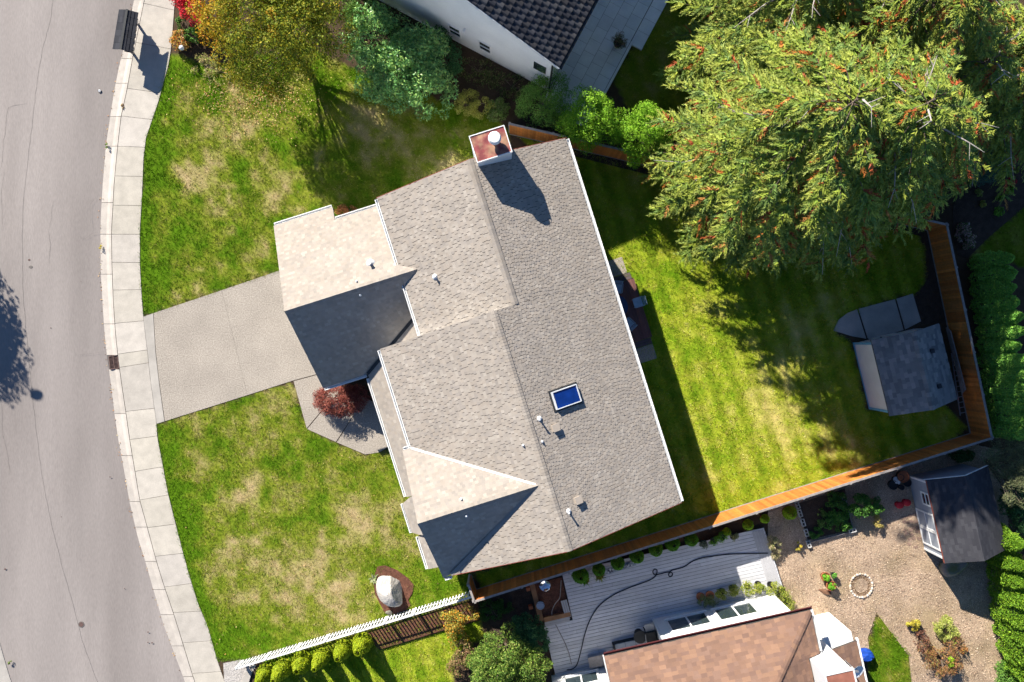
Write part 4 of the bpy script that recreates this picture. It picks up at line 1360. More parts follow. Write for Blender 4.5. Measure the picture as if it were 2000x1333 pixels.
# ------------------------------------------------------------------ shed with white wall on the back lawn
sa = P(1666, 671); SF = Frame(sa.x, sa.y, (0.237, -0.971), (0.971, 0.237))
sh = thing('garden_shed', 'white walled garden shed with grey shingle roof on the back lawn', 'shed', SF.W(0, 0, 0))
SL, SWd, SZ, SR = 3.62, 3.35, 2.62, 3.70
wm = MB()
for i in range(12):
    wm.fbox(SF, 0.0, SL, 0.0 + (0.004 if i % 2 else 0), SWd, 0.1 + i * 0.208, 0.1 + (i + 1) * 0.208)
for aa in (0.0, SL - 0.08):
    A = [SF.W(aa, 0, SZ), SF.W(aa, SWd, SZ), SF.W(aa, SWd / 2, SR - 0.1)]; B = [SF.W(aa + 0.08, 0, SZ), SF.W(aa + 0.08, SWd, SZ), SF.W(aa + 0.08, SWd / 2, SR - 0.1)]
    wm.face(A); wm.face(B[::-1])
    for i in range(3):
        j = (i + 1) % 3; wm.face([A[j], A[i], B[i], B[j]])
obj('wall', wm, M['white'], sh)
m_shade_trim = mat('shaded_white_trim', (0.16, 0.42, 0.60), 0.6)  # white trim; the blue cast of its shade is put into the colour
tr = MB()
for (a0, a1, b0, b1, z0, z1) in ((-0.05, 0.07, -0.03, -0.002, 0.1, SZ), (SL - 0.07, SL + 0.05, -0.03, -0.002, 0.1, SZ), (-0.05, SL + 0.05, -0.05, -0.031, 0.08, 0.2), (-0.03, -0.002, 0.0, 0.1, 0.1, SZ), (SL + 0.002, SL + 0.03, 0.0, 0.1, 0.1, SZ)):
    tr.fbox(SF, a0, a1, b0, b1, z0, z1)
obj('trim', tr, m_shade_trim, sh)
sz1 = lambda a, b: SZ + (SR - SZ) * (b / (SWd / 2)) + 0.05
sz2 = lambda a, b: SZ + (SR - SZ) * ((SWd - b) / (SWd / 2)) + 0.05
SPAL = [(0.19, 0.186, 0.185), (0.23, 0.224, 0.218), (0.16, 0.157, 0.158), (0.26, 0.25, 0.24), (0.205, 0.20, 0.198)]
for zf, pl, dn, sd in ((sz1, [(-0.2, -0.07), (SL + 0.2, -0.07), (SL + 0.2, SWd / 2), (-0.2, SWd / 2)], (0, -1), 31), (sz2, [(-0.2, SWd / 2), (SL + 0.2, SWd / 2), (SL + 0.2, SWd + 0.22), (-0.2, SWd + 0.22)], (0, 1), 32)):
    s_ = obj('roof', roof_slab(SF, [pl], zf, 0.08), M['felt'], sh)
    SINGLE.clear()
    shingles(SF, pl, zf, dn, SPAL, exp=0.19, tooth=(0.2, 0.34), th=0.018, seed=sd, singles=lambda top: True)
    for m1, col in SINGLE[:300]:
        o = obj('shingle', m1, M['shingle_obj'], s_); o.color = (*col, 1)
caps(SF, (SL + 0.2, SWd / 2, SR + 0.05), (-0.2, SWd / 2, SR + 0.05), 18, 0.14, 0.67, 0.67, (0, 1), sh, SPAL, 9)
dr = MB(); dr.fbox(SF, -0.05, -0.003, 1.0, 2.2, 0.12, 2.15)
do = obj('door', dr, M['white'], sh); obj('handle', MB().fbox(SF, -0.09, -0.05, 1.08, 1.12, 1.0, 1.2), M['dark'], do)
for bb, aa in ((2.45, 0.9), (2.35, 2.7)):
    obj('roof_vent', MB().fbox(SF, aa, aa + 0.22, bb, bb + 0.2, sz2(0, bb + 0.1) - 0.02, sz2(0, bb + 0.1) + 0.14), M['dark'], sh)
# concrete slabs beside the shed
for pl, nm in (([(1628, 646), (1638, 625), (1655, 612), (1674, 604.5), (1692, 662), (1664, 657)], 'concrete_pad'), ([(1677, 603.5), (1748, 585), (1765, 645), (1702, 665), (1695, 661)], 'concrete_pad'), ([(1751, 584), (1783, 574), (1799, 628), (1768, 644)], 'concrete_pad')):
    struct(nm, slab_px(pl, 0.0, 0.135), M['concrete_flat'])
struct('soil_bed', slab_px([(1786, 574), (1800, 565), (1815, 540), (1815, 500), (1806, 470), (1811, 454), (1819, 480), (1832, 547), (1848, 630), (1800, 634)], 0.0, 0.125), M['soil'])
struct('soil_bed', slab_px([(1305, 334), (1500, 380), (1700, 425), (1806, 450), (1804, 462), (1690, 440), (1490, 395), (1300, 350), (1120, 305), (1119, 292)], 0.0, 0.118), M['soil'])
# ladder lying between shed and fence
t = thing('ladder', 'aluminium ladder lying between the white shed and the cedar fence', 'ladder', P(1878, 780, 0.1))
e0 = [P(1868, 700, 0.16), P(1880.5, 702 - 4, 0.16)]; e1 = [P(1872 + 3, 812, 0.16), P(1891, 808, 0.16)]
e0 = [P(1858, 690, 0.16), P(1873, 687, 0.16)]; e1 = [P(1875.5, 812, 0.16), P(1891.5, 808.5, 0.16)]
for q in range(2): obj('rail', MB().bar(e0[q], e1[q], 0.035, 0.08), M['metal'], t)
for q in range(12):
    f = 0.03 + q * 0.085; obj('rung', MB().bar(e0[0].lerp(e1[0], f), e0[1].lerp(e1[1], f), 0.035, 0.03), M['metal'], t)
t = thing('timber_stack', 'long pale planks stored along the fence side of the white shed', 'planks', P(1862, 700, 0.1))
for q in range(3):
    obj('plank', MB().bar(P(1849 + q * 3.2, 640 + q * 3, 0.5 + q * 0.25), P(1880 + q * 2.6, 768 - q * 3, 0.5 + q * 0.22), 0.05, 0.13), M['greywood'], t)

# ------------------------------------------------------------------ grey shed beyond the fence
sa = P(1772, 929); GF = Frame(sa.x, sa.y, (0.217, -0.976), (0.976, 0.217))
gs = thing('grey_shed', 'grey shed with white trimmed double doors and dark roof by the wood chip yard', 'shed', GF.W(0, 0, 0))
GL, GW, GZ, GR = 4.05, 3.0, 2.42, 3.28
wm = MB(); wm.fbox(GF, 0, GL, 0, GW, 0.1, GZ)
for aa in (0.0, GL - 0.08):
    A = [GF.W(aa, 0, GZ), GF.W(aa, GW, GZ), GF.W(aa, GW / 2, GR - 0.1)]; B = [GF.W(aa + 0.08, 0, GZ), GF.W(aa + 0.08, GW, GZ), GF.W(aa + 0.08, GW / 2, GR - 0.1)]
    wm.face(A); wm.face(B[::-1])
    for i in range(3):
        j = (i + 1) % 3; wm.face([A[j], A[i], B[i], B[j]])
obj('wall', wm, M['grey_siding'], gs)
tr = MB()
tr.fbox(GF, -0.04, 0.07, -0.03, -0.002, 0.1, GZ); tr.fbox(GF, GL - 0.07, GL + 0.04, -0.03, -0.002, 0.1, GZ); tr.fbox(GF, -0.03, -0.002, 0, 0.1, 0.1, GZ)
obj('corner_trim', tr, M['white'], gs)
def gwin(a0, a1, z0, z1, nm, cols, rows, pm):
    fr = MB(); w_ = 0.085
    for (x0, x1, y0, y1) in [(a0, a1, z0, z0 + w_), (a0, a1, z1 - w_, z1), (a0, a0 + w_, z0 + w_, z1 - w_), (a1 - w_, a1, z0 + w_, z1 - w_)]:
        fr.fbox(GF, x0, x1, -0.05, -0.003, y0, y1)
    for c_ in range(1, cols):
        x = a0 + (a1 - a0) * c_ / cols; fr.fbox(GF, x - 0.03, x + 0.03, -0.045, -0.004, z0 + w_, z1 - w_)
    for r_ in range(1, rows):
        y = z0 + (z1 - z0) * r_ / rows
        for c_ in range(cols):
            x0 = a0 + (a1 - a0) * c_ / cols + (w_ if c_ == 0 else 0.03); x1 = a0 + (a1 - a0) * (c_ + 1) / cols - (w_ if c_ == cols - 1 else 0.03)
            fr.fbox(GF, x0, x1, -0.044, -0.004, y - 0.03, y + 0.03)
    f = obj(nm, fr, M['white'], gs)
    obj('pane' if pm == 'glass' else 'panel', MB().fbox(GF, a0 + 0.03, a1 - 0.03, -0.02, -0.001, z0 + 0.03, z1 - 0.03), M[pm], f)
    return f
gwin(0.62, 1.35, 1.25, 2.15, 'window', 1, 2, 'glass')
gwin(1.75, 2.72, 0.2, 2.12, 'door', 1, 2, 'grey_siding'); gwin(2.73, 3.70, 0.2, 2.12, 'door', 1, 2, 'grey_siding')
gz1 = lambda a, b: GZ + (GR - GZ) * (b / (GW / 2)) + 0.05
gz2 = lambda a, b: GZ + (GR - GZ) * ((GW - b) / (GW / 2)) + 0.05
GP = [(0.050, 0.050, 0.058), (0.058, 0.058, 0.066), (0.044, 0.044, 0.052)]
for zf, pl, dn, sd in ((gz1, [(-0.18, -0.09), (GL + 0.18, -0.09), (GL + 0.18, GW / 2), (-0.18, GW / 2)], (0, -1), 41), (gz2, [(-0.18, GW / 2), (GL + 0.18, GW / 2), (GL + 0.18, GW + 0.2), (-0.18, GW + 0.2)], (0, 1), 42)):
    s_ = obj('roof', roof_slab(GF, [pl], zf, 0.08), M['felt'], gs)
    o = obj('shingles', shingles(GF, pl, zf, dn, GP, exp=0.16, tooth=(0.25, 0.4), th=0.008, seed=sd), M['shingle'], s_); o['kind'] = 'stuff'
fa = MB(); fa.bar(GF.W(-0.19, -0.2, gz1(0, -0.2) - 0.05), GF.W(-0.19, GW / 2, GR), 0.02, 0.10); fa.bar(GF.W(-0.19, GW + 0.2, gz2(0, GW + 0.2) - 0.05), GF.W(-0.19, GW / 2, GR), 0.02, 0.10)
obj('rake_board', fa, M['white'], gs)
obj('fascia', MB().fbox(GF, -0.18, GL + 0.18, -0.115, -0.091, gz1(0, -0.09) - 0.09, gz1(0, -0.09) + 0.0), M['brick_red'], gs)


# ------------------------------------------------------------------ neighbour to the south: brown roof, white walls
e0 = P(1583, 1192, 4.8)
BF = Frame(e0.x, e0.y, (0.218, -0.976), (0.976, 0.218))
bh = thing('brown_roof_house', 'white neighbouring house with brown shingle roof at the bottom of the picture', 'house', BF.W(3, -5, 0))
bn = lambda a, b: 4.8 + 0.45 * a
be = lambda a, b: 4.8 - 0.45 * b
BPAL = [(0.238, 0.142, 0.100), (0.258, 0.154, 0.107), (0.218, 0.132, 0.096), (0.282, 0.168, 0.112), (0.242, 0.149, 0.110), (0.208, 0.127, 0.096)]
cnt = [0]
def bsing(top):
    if top[0].y > -19.2 and cnt[0] < 300:
        cnt[0] += 1
        return True
    return False
for zf, pl, dn, sd, sg in ((bn, [(0, -10.3), (0, 0), (6.5, -6.5), (6.5, -10.3)], (-1, 0), 51, True), (be, [(0, 0), (2.15, 0), (2.15, -2.15)], (0, 1), 52, False), (be, [(2.15, -2.15), (2.15, -0.66), (6.5, -0.66), (6.5, -6.5)], (0, 1), 53, False)):
    s_ = obj('roof', roof_slab(BF, [pl], zf, 0.16), M['felt'], bh)
    SINGLE.clear()
    ms = shingles(BF, pl, zf, dn, BPAL, exp=0.19, tooth=(0.2, 0.42), th=0.020, seed=sd, singles=bsing if sg else None, lo=0.5)
    for m1, col in SINGLE:
        o = obj('shingle', m1, M['shingle_obj'], s_); o.color = (*col, 1)
    o = obj('shingles', ms, M['shingle'], s_); o['kind'] = 'stuff'
bn2 = lambda a, b: 4.8 + 0.45 * (13 - a)
obj('roof', roof_slab(BF, [[(6.5, -10.3), (6.5, -6.5), (13, 0), (13, -10.3)]], bn2, 0.16), M['brownroof'], bh)
obj('roof', roof_slab(BF, [[(6.5, -6.5), (6.5, -0.66), (12.34, -0.66)]], be, 0.16), M['brownroof'], bh)
obj('roof', roof_slab(BF, [[(1.9, -13.5), (9.3, -13.5), (9.3, -10.32), (1.9, -10.32)]], lambda a, b: 4.42 + 0.1 * (b + 13.5), 0.14), M['brownroof'], bh)
caps(BF, (0.05, -0.05, 4.82), (6.5, -6.5, 7.72), 44, 0.13, 0.2, 0.2, (0.7, 0.7), bh, BPAL, 13)
wm = MB(); wm.fbox(BF, 0.32, 12.6, -7.2, -0.62, 0.0, 4.68); wm.fbox(BF, 2.2, 12.6, -10.0, -7.201, 0.0, 4.7); wm.fbox(BF, 2.18, 9.0, -13.2, -10.31, 0.0, 4.4)
obj('wall', wm, M['stucco'], bh)
ct = MB(); ct.fbox(BF, 0.27, 0.36, -7.25, -7.12, 0.1, 4.6)
obj('corner_trim', ct, M['white'], bh)
def bwin(b0, b1, z0, z1, a):
    fr = MB(); w_ = 0.11
    for (x0, x1, y0, y1) in [(b0, b1, z0, z0 + w_), (b0, b1, z1 - w_, z1), (b0, b0 + w_, z0 + w_, z1 - w_), (b1 - w_, b1, z0 + w_, z1 - w_), ((b0 + b1) / 2 - 0.04, (b0 + b1) / 2 + 0.04, z0 + w_, z1 - w_)]:
        fr.fbox(BF, a - 0.07, a - 0.002, x0, x1, y0, y1)
    f = obj('window', fr, M['white'], bh)
    obj('pane', MB().fbox(BF, a - 0.03, a - 0.001, b0 + 0.05, b1 - 0.05, z0 + 0.05, z1 - 0.05), M['glass'], f)
    obj('sill', MB().fbox(BF, a - 0.12, a - 0.003, b0 - 0.05, b1 + 0.05, z0 - 0.07, z0 - 0.004), M['white'], f)
bwin(-6.65, -4.45, 1.05, 2.9, 0.32); bwin(-4.1, -2.0, 1.05, 2.9, 0.32); bwin(-12.6, -10.7, 0.9, 2.3, 2.18)
g = MB()
g.fbox(BF, -0.12, -0.002, -10.3, 0.12, 4.66, 4.68); g.fbox(BF, -0.135, -0.11, -10.3, 0.12, 4.685, 4.78)
obj('gutter', g, mat('maroon_gutter', (0.10, 0.025, 0.025), 0.5), bh)
g = MB(); g.fbox(BF, 0.0, 2.1, 0.002, 0.12, 4.66, 4.68); g.fbox(BF, 0.0, 2.1, 0.10, 0.13, 4.685, 4.78); g.fbox(BF, 0.0, 6.3, -10.36, -10.31, 4.6, 4.83)
obj('rain_gutter', g, M['white'], bh)
ch = MB(); ch.fbox(BF, 2.2, 3.5, -0.62, 0.66, 0.0, 7.15)
co = obj('chimney', ch, M['stucco'], bh)
rm = MB()
for (a0, a1, b0, b1) in ((2.14, 3.56, -0.68, -0.61), (2.14, 3.56, 0.65, 0.72), (2.14, 2.21, -0.61, 0.65), (3.49, 3.56, -0.61, 0.65)): rm.fbox(BF, a0, a1, b0, b1, 7.0, 7.22)
obj('rim', rm, M['white'], co)
obj('rusty_cap', MB().fbox(BF, 2.21, 3.49, -0.61, 0.65, 7.152, 7.19), mat('rust_cap_brown', (0.30, 0.12, 0.08), 0.7, ns=3, na=0.2), co)
# low wing with its own little roof
wm = MB(); wm.fbox(BF, 2.1, 8.0, 0.70, 2.2, 0.0, 3.2); obj('wing_wall', wm, M['stucco'], bh)
wz = lambda a, b: 3.25 + 0.3 * (2.35 - b)
s_ = obj('roof', roof_slab(BF, [[(2.6, 0.72), (2.6, 2.35), (8, 2.35), (8, 0.72)]], wz, 0.12), M['felt'], bh)
o = obj('shingles', shingles(BF, [(2.6, 0.72), (2.6, 2.35), (8, 2.35), (8, 0.72)], wz, (0, 1), BPAL, exp=0.2, tooth=(0.22, 0.4), seed=57), M['shingle'], s_); o['kind'] = 'stuff'
obj('gutter', MB().fbox(BF, 2.5, 8.0, 2.352, 2.46, 3.1, 3.24), M['white'], bh)
# satellite dish
dp = P(1672, 1311, 4.9)
t = thing('satellite_dish', 'pale grey satellite dish beside the rusty chimney of the brown roofed house', 'satellite dish', Vector((dp.x, dp.y, 3.6)))
nrm = Vector((0.35, -0.35, 0.87)).normalized()
q_ = nrm.to_track_quat('Z', 'Y').to_matrix().to_4x4()
ds = MB(); prof = [(0.02, 0.0), (0.15, 0.01), (0.28, 0.04), (0.37, 0.08), (0.375, 0.09), (0.28, 0.055), (0.15, 0.025), (0.02, 0.015)]
ds.lathe((0, 0, 0), prof, 28)
ds.v = [tuple(Matrix.Translation(dp) @ q_ @ Vector(v)) for v in ds.v]
obj('dish', ds, M['siding'], t)
obj('mast', MB().tube([Vector((dp.x, dp.y, 3.5)), Vector((dp.x, dp.y, 4.6)), dp - nrm * 0.02], 0.03, 8), M['metal'], t)
for q in (-1, 1):
    obj('arm', MB().tube([dp + q_ @ Vector((0.1 * q, 0.32, 0.06)), dp + q_ @ Vector((0.06 * q, 0.62, 0.42))], 0.018, 6), M['dark'], t)
obj('receiver', MB().box(dp + q_ @ Vector((0, 0.64, 0.44)), (0.08, 0, 0), (0, 0.04, 0), (0, 0, 0.05)), M['metal'], t)
# blue tarp bundle
b = P(1688, 1281, 0.3); b.z = 0.1; mb = MB(); rows = []
for j in range(7):
    f = j / 6; row = []
    for i in range(14):
        an = 2 * math.pi * i / 14; rr = (1 - 0.55 * f ** 2) * (1 + 0.13 * rnd.uniform(-1, 1))
        row.append((b.x + 0.48 * rr * math.cos(an) * 1.15, b.y + 0.33 * rr * math.sin(an), 0.1 + 0.6 * f + rnd.uniform(-0.03, 0.03)))
    rows.append(row)
for j in range(6):
    for i in range(14):
        k = (i + 1) % 14; mb.face([rows[j][i], rows[j][k], rows[j + 1][k], rows[j + 1][i]])
mb.face(rows[-1])
tag(obj('tarp_bundle', mb, M['blue'], None, b), 'bright blue tarp bundle beside the rusty chimney', 'tarp')
rubble = thing('scrap_pile', 'small pile of pale and rusty scraps at the corner of the brown roofed house', 'scrap', P(1612, 1262, 0.1))
for q in range(14):
    c_ = P(1606 + rnd.uniform(-8, 26), 1258 + rnd.uniform(-8, 24), 0.1) + Vector((0, 0, rnd.uniform(0.05, 0.35))); an = rnd.uniform(0, 3)
    d_ = Vector((math.cos(an), math.sin(an), rnd.uniform(-.3, .3))) * rnd.uniform(0.1, 0.32); s2 = Vector((-d_.y, d_.x, 0)).normalized() * rnd.uniform(0.04, 0.12)
    obj('scrap', MB().box(c_, d_, s2, Vector((0, 0, 0.02))), M[rnd.choice(['white', 'terracotta', 'greywood', 'white', 'paver'])], rubble).color = (0.5, 0.4, 0.35, 1)

# ------------------------------------------------------------------ grey deck with planter pit
dk = thing('grey_deck', 'large pale grey board deck below the cedar fence', 'deck', P(1300, 1130, 0))
DPOLY = [(1098, 1121), (1492, 1031), (1502, 1060), (1531, 1152), (1500, 1175), (1262, 1228), (1310, 1300), (1330, 1420), (1120, 1420), (1085, 1320), (1062, 1222), (1118, 1209)]
DW = [P(x, y, 0.3) for x, y in DPOLY]
ab = [((p.x - e0.x) * 0.218 + (p.y - e0.y) * -0.976, (p.x - e0.x) * 0.976 + (p.y - e0.y) * 0.218) for p in DW]
def xspan(poly, a):
    xs = []
    for i in range(len(poly)):
        (a1, b1), (a2, b2) = poly[i], poly[(i + 1) % len(poly)]
        if (a1 <= a < a2) or (a2 <= a < a1): xs.append(b1 + (b2 - b1) * (a - a1) / (a2 - a1))
    return sorted(xs)
a = min(q[0] for q in ab) + 0.01; amax = max(q[0] for q in ab); R = random.Random(8); row = 0
while a + 0.17 < amax:
    xs0 = xspan(ab, a + 0.07)
    for q in range(0, len(xs0) - 1, 2):
        x = xs0[q]; end = xs0[q + 1]; first = True
        while x < end - 0.02:
            ln = R.uniform(1.2, 4.9) if first else 4.88
            x1 = min(end, x + ln); first = False
            o = obj('board', MB().fbox(BF, a, a + 0.170, x, x1 - 0.010, 0.26, 0.30 + R.uniform(-0.0015, 0.0015)), M['deck'], dk)
            g = R.uniform(0.88, 1.07); o.color = (0.56 * g, 0.56 * g, 0.585 * g, 1); x = x1
    a += 0.187; row += 1
xs = [P(x, y, 0.2) for x, y in DPOLY]
fm = MB(); fm.prism([Vector((p.x, p.y, 0.02)) for p in xs[::-1]], [Vector((p.x, p.y, 0.245)) for p in xs[::-1]])
obj('frame', fm, M['dark'], dk)
# picture frame boards at the right end
bm_ = MB()
for q in range(4):
    o = obj('edge_board', MB().bar(P(1471 + q * 5.6, 1039 - q * 1.3, 0.314), P(1508 + q * 5.6, 1160 - q * 2.6, 0.314), 0.143, 0.02), M['deck'], dk); o.color = (0.42, 0.415, 0.43, 1)
struct('soil_bed', slab_px([(930, 1168), (1100, 1122), (1118, 1209), (1062, 1222), (1075, 1290), (1010, 1260), (960, 1230)], 0.0, 0.112), M['soil'])
t = thing('planter_box', 'square timber planter pit of dark mulch at the corner of the grey deck', 'planter', P(1075, 1170, 0.1))
for pl in ([(1034, 1142), (1043, 1139), (1062, 1212), (1053, 1215)], [(1062, 1207), (1113, 1196), (1115, 1204), (1064, 1216)]):
    obj('timber', slab_px(pl, 0.05, 0.45), M['cedar_flat'], t)
for q in range(3):
    o = obj('bench_board', MB().bar(P(1064, 1211 - q * 4.4 + 12, 0.42), P(1113, 1200 - q * 4.4 + 12, 0.42), 0.11, 0.03), M['deck'], t); o.color = (0.40, 0.39, 0.39, 1)
    o = obj('bench_board', MB().bar(P(1097 + q * 4, 1174 - q, 0.425), P(1106 + q * 4, 1207 - q, 0.425), 0.10, 0.03), M['deck'], t); o.color = (0.40, 0.39, 0.39, 1)
obj('mulch', slab_px([(1040, 1143), (1097, 1128), (1111, 1194), (1060, 1207)], 0.0, 0.22), M['mulch'], t)
for (px_, py_) in ((1031, 1152), (1036, 1188)):
    obj('brick', slab_px([(px_ - 4, py_ - 2), (px_ + 3, py_ - 4), (px_ + 5, py_ + 2), (px_ - 2, py_ + 4)], 0.05, 0.5), M['terracotta'], t)
c_ = P(1064.5, 1145.5, 0.5)
t = thing('steel_bowl', 'shiny round steel bowl in the planter pit', 'bowl', Vector((c_.x, c_.y, 0.22)))
obj('bowl', MB().lathe(Vector((c_.x, c_.y, 0.42)), [(0.08, -0.12), (0.24, -0.05), (0.285, 0.03), (0.29, 0.04), (0.27, 0.035), (0.2, -0.02), (0.02, -0.05)], 28), mat('polished_steel', (0.7, 0.72, 0.75), 0.12, metal=1.0, na=0.0), t, smooth=True)
obj('stand', MB().tube([Vector((c_.x, c_.y, 0.22)), Vector((c_.x, c_.y, 0.33))], 0.1, 12), M['metal'], t)
def pot(px_, py_, r, h, m, z0=0.1, rim=True, inner='soil'):
    b = P(px_, py_, z0)
    mb = MB(); mb.lathe(b, [(r * 0.72, 0), (r * 0.95, h * 0.82), (r * 1.06, h * 0.83), (r * 1.06, h), (r * 0.92, h), (r * 0.88, h * 0.86)], 18)
    return b, mb
b, mb = pot(1055, 1179, 0.21, 0.40, 'metal', 0.22)
t = thing('bucket', 'grey bucket standing on the mulch of the planter pit', 'bucket', b); obj('shell', mb, M['metal'], t); obj('inside', MB().lathe(b, [(0.18, 0.05), (0.18, 0.3)], 16), M['black'], t)
obj('handle', MB().tube([b + Vector((0.21 * math.cos(q * math.pi / 8), 0.05 + 0.10 * math.sin(q * math.pi / 8), 0.40 + 0.02 * math.sin(q * math.pi / 8))) for q in range(9)], 0.008, 5), M['dark'], t)
# hoses
def spline(pts, n=10):
    out = []
    for i in range(len(pts) - 1):
        p0, p1, p2, p3 = pts[max(i - 1, 0)], pts[i], pts[i + 1], pts[min(i + 2, len(pts) - 1)]
        for k in range(n):
            t_ = k / n
            out.append(tuple(0.5 * ((2 * b_) + (-a_ + c_) * t_ + (2 * a_ - 5 * b_ + 4 * c_ - d_) * t_ ** 2 + (-a_ + 3 * b_ - 3 * c_ + d_) * t_ ** 3) for a_, b_, c_, d_ in zip(p0, p1, p2, p3)))
    return out + [pts[-1]]
hose = [(1107, 1309), (1118, 1307), (1127, 1298), (1135, 1270), (1142, 1240), (1152, 1212), (1170, 1184), (1196, 1164), (1225, 1150), (1255, 1139), (1274, 1131), (1282, 1122), (1283, 1114), (1278, 1112), (1275, 1117), (1279, 1123), (1290, 1121.5), (1303, 1118), (1312, 1119), (1313, 1124), (1308, 1127), (1306, 1122), (1311, 1115), (1322, 1112), (1337, 1107), (1352, 1097), (1368, 1091), (1390, 1087), (1425, 1083), (1460, 1082), (1500, 1081)]
mb = MB(); hp = spline(hose, 5); mb.tube([P(x, y, 0.335) + Vector((0, 0, 0.03 if 62 < i < 92 and i % 30 < 15 else 0)) for i, (x, y) in enumerate(hp)], 0.028, 7)
tag(obj('garden_hose', mb, M['black'], None, P(1200, 1150, 0.3)), 'long black hose snaking across the grey deck with two loops', 'hose')
mb = MB(); mb.tube([P(x, y, 0.30 + 0.03) for x, y in spline([(1096, 1134), (1095, 1150), (1093, 1168), (1084, 1180), (1078, 1195), (1080, 1210), (1090, 1230), (1104, 1258), (1112, 1280), (1116, 1298)], 5)], 0.022, 6)
mb2 = tag(obj('garden_hose', mb, M['greywood'], None, P(1090, 1210, 0.3)), 'thin grey hose running from the planter pit down the grey deck', 'hose')

# grill, table and lounge under the eave of the brown roofed house
def boxthing(name, label, cat, c, dims, m, rot=0.2, legs=True):
    b = P(*c, 0.3); t = thing(name, label, cat, b)
    d_ = Vector((0.976, 0.218, 0)); s_ = Vector((0.218, -0.976, 0)); u_ = Vector((0, 0, 1))
    return t, b, d_, s_, u_
t, b, d_, s_, u_ = boxthing('barbecue', 'black barbecue with steel handle against the white wall corner', 'barbecue', (1268, 1236), None, None)
lid = MB(); pr = [(-0.28, 0), (0.28, 0), (0.28, 0.14), (0.16, 0.27), (-0.16, 0.27), (-0.28, 0.14)]
lid.prism([b + d_ * x + u_ * (0.85 + y) - s_ * 0.38 for x, y in pr], [b + d_ * x + u_ * (0.85 + y) + s_ * 0.38 for x, y in pr])
obj('lid', lid, M['black'], t)
obj('body', MB().box(b + u_ * 0.62, d_ * 0.27, s_ * 0.37, u_ * 0.22), M['dark'], t)
obj('handle', MB().tube([b - d_ * 0.30 - s_ * 0.3 + u_ * 1.0, b - d_ * 0.34 + u_ * 1.0, b - d_ * 0.30 + s_ * 0.3 + u_ * 1.0], 0.02, 6), M['metal'], t)
obj('side_shelf', MB().box(b - s_ * 0.58 + u_ * 0.86, d_ * 0.24, s_ * 0.19, u_ * 0.02), M['metal'], t)
for x, y in ((-1, -1), (1, -1), (-1, 1), (1, 1)): obj('leg', MB().box(b + d_ * 0.24 * x + s_ * 0.34 * y + u_ * 0.2, d_ * 0.025, s_ * 0.025, u_ * 0.2), M['dark'], t)
b = P(1250, 1244, 0.95); b.z = 0.3
t = thing('side_table', 'round dark side table next to the barbecue', 'table', b)
obj('top', MB().lathe(b, [(0.33, 0.66), (0.35, 0.68), (0.35, 0.70), (0.33, 0.71)], 24), M['dark'], t); obj('leg', MB().tube([b, b + Vector((0, 0, 0.66))], 0.035, 8), M['dark'], t)
obj('base', MB().lathe(b, [(0.22, 0), (0.22, 0.02), (0.05, 0.05)], 18), M['dark'], t)
b = P(1232, 1262, 0.5); b.z = 0.3; d_ = Vector((0.976, 0.218, 0)); s_ = Vector((0.218, -0.976, 0)); u_ = Vector((0, 0, 1))
t = thing('patio_sofa', 'dark framed sofa with grey cushions half under the brown roof', 'sofa', b)
obj('frame', MB().box(b + u_ * 0.15, d_ * 0.85, s_ * 0.36, u_ * 0.15), M['dark'], t)
for q in (-0.56, 0.0, 0.56): obj('cushion', MB().box(b + d_ * q + u_ * 0.37, d_ * 0.27, s_ * 0.32, u_ * 0.06), M['grey_siding'], t)
obj('backrest', MB().box(b + s_ * 0.40 + u_ * 0.42, d_ * 0.85, s_ * 0.06, u_ * 0.38), M['dark'], t)
for q in (-1, 1): obj('armrest', MB().box(b + d_ * 0.9 * q + u_ * 0.32, d_ * 0.045, s_ * 0.36, u_ * 0.30), M['dark'], t)
b = P(1168, 1288, 0.5); b.z = 0.3
t = thing('storage_bench', 'low grey storage bench at the left corner of the brown roof', 'bench', b)
obj('box', MB().box(b + u_ * 0.22, d_ * 0.5, s_ * 0.26, u_ * 0.22), M['grey_siding'], t); obj('lid', MB().box(b + u_ * 0.465, d_ * 0.53, s_ * 0.29, u_ * 0.022), M['greywood'], t)

# ------------------------------------------------------------------ wood chip yard
YARD = [(1500, 985), (1560, 963), (1900, 868), (1955, 880), (1975, 1080), (2010, 1300), (2020, 1420), (1790, 1420), (1775, 1280), (1735, 1228), (1712, 1197), (1695, 1245), (1700, 1290), (1560, 1290), (1545, 1195), (1510, 1160), (1530, 1150), (1500, 1060)]
struct('wood_chip_yard', slab_px(YARD, 0.0, 0.118), M['chipsbase'])
xs = [q[0] for q in YARD]; ys = [q[1] for q in YARD]
n = 60000
px_ = rng.uniform(min(xs), max(xs), n); py_ = rng.uniform(min(ys), 1400, n)
k_ = inside(px_ + rng.normal(0, 2, n), py_ + rng.normal(0, 2, n), YARD) & (fbm(px_ / S, py_ / S, 1.2, 140, 3) > 0.28)
px_ = px_[k_]; py_ = py_[k_]; n = len(px_)
P0 = np.stack([(px_ - 1000) / S, (666.5 - py_) / S, np.full(n, 0.135) + rng.uniform(-0.008, 0.02, n)], -1)
N = rng.normal(size=(n, 3)) * 0.45 + np.array([0, 0, 1]); L_ = rng.uniform(0.03, 0.085, n)
cc = pick([(0.33, 0.245, 0.175), (0.26, 0.18, 0.125), (0.42, 0.33, 0.25), (0.15, 0.10, 0.07), (0.34, 0.24, 0.165)], n, 0.2)
o = obj('wood_chips', quad_mesh('wood_chips', leaves(P0, N, L_, L_ * 0.45), cc), M['chips'])
tag(o, 'loose tan wood chips covering the yard beside the grey shed', 'wood chips', kind='stuff')
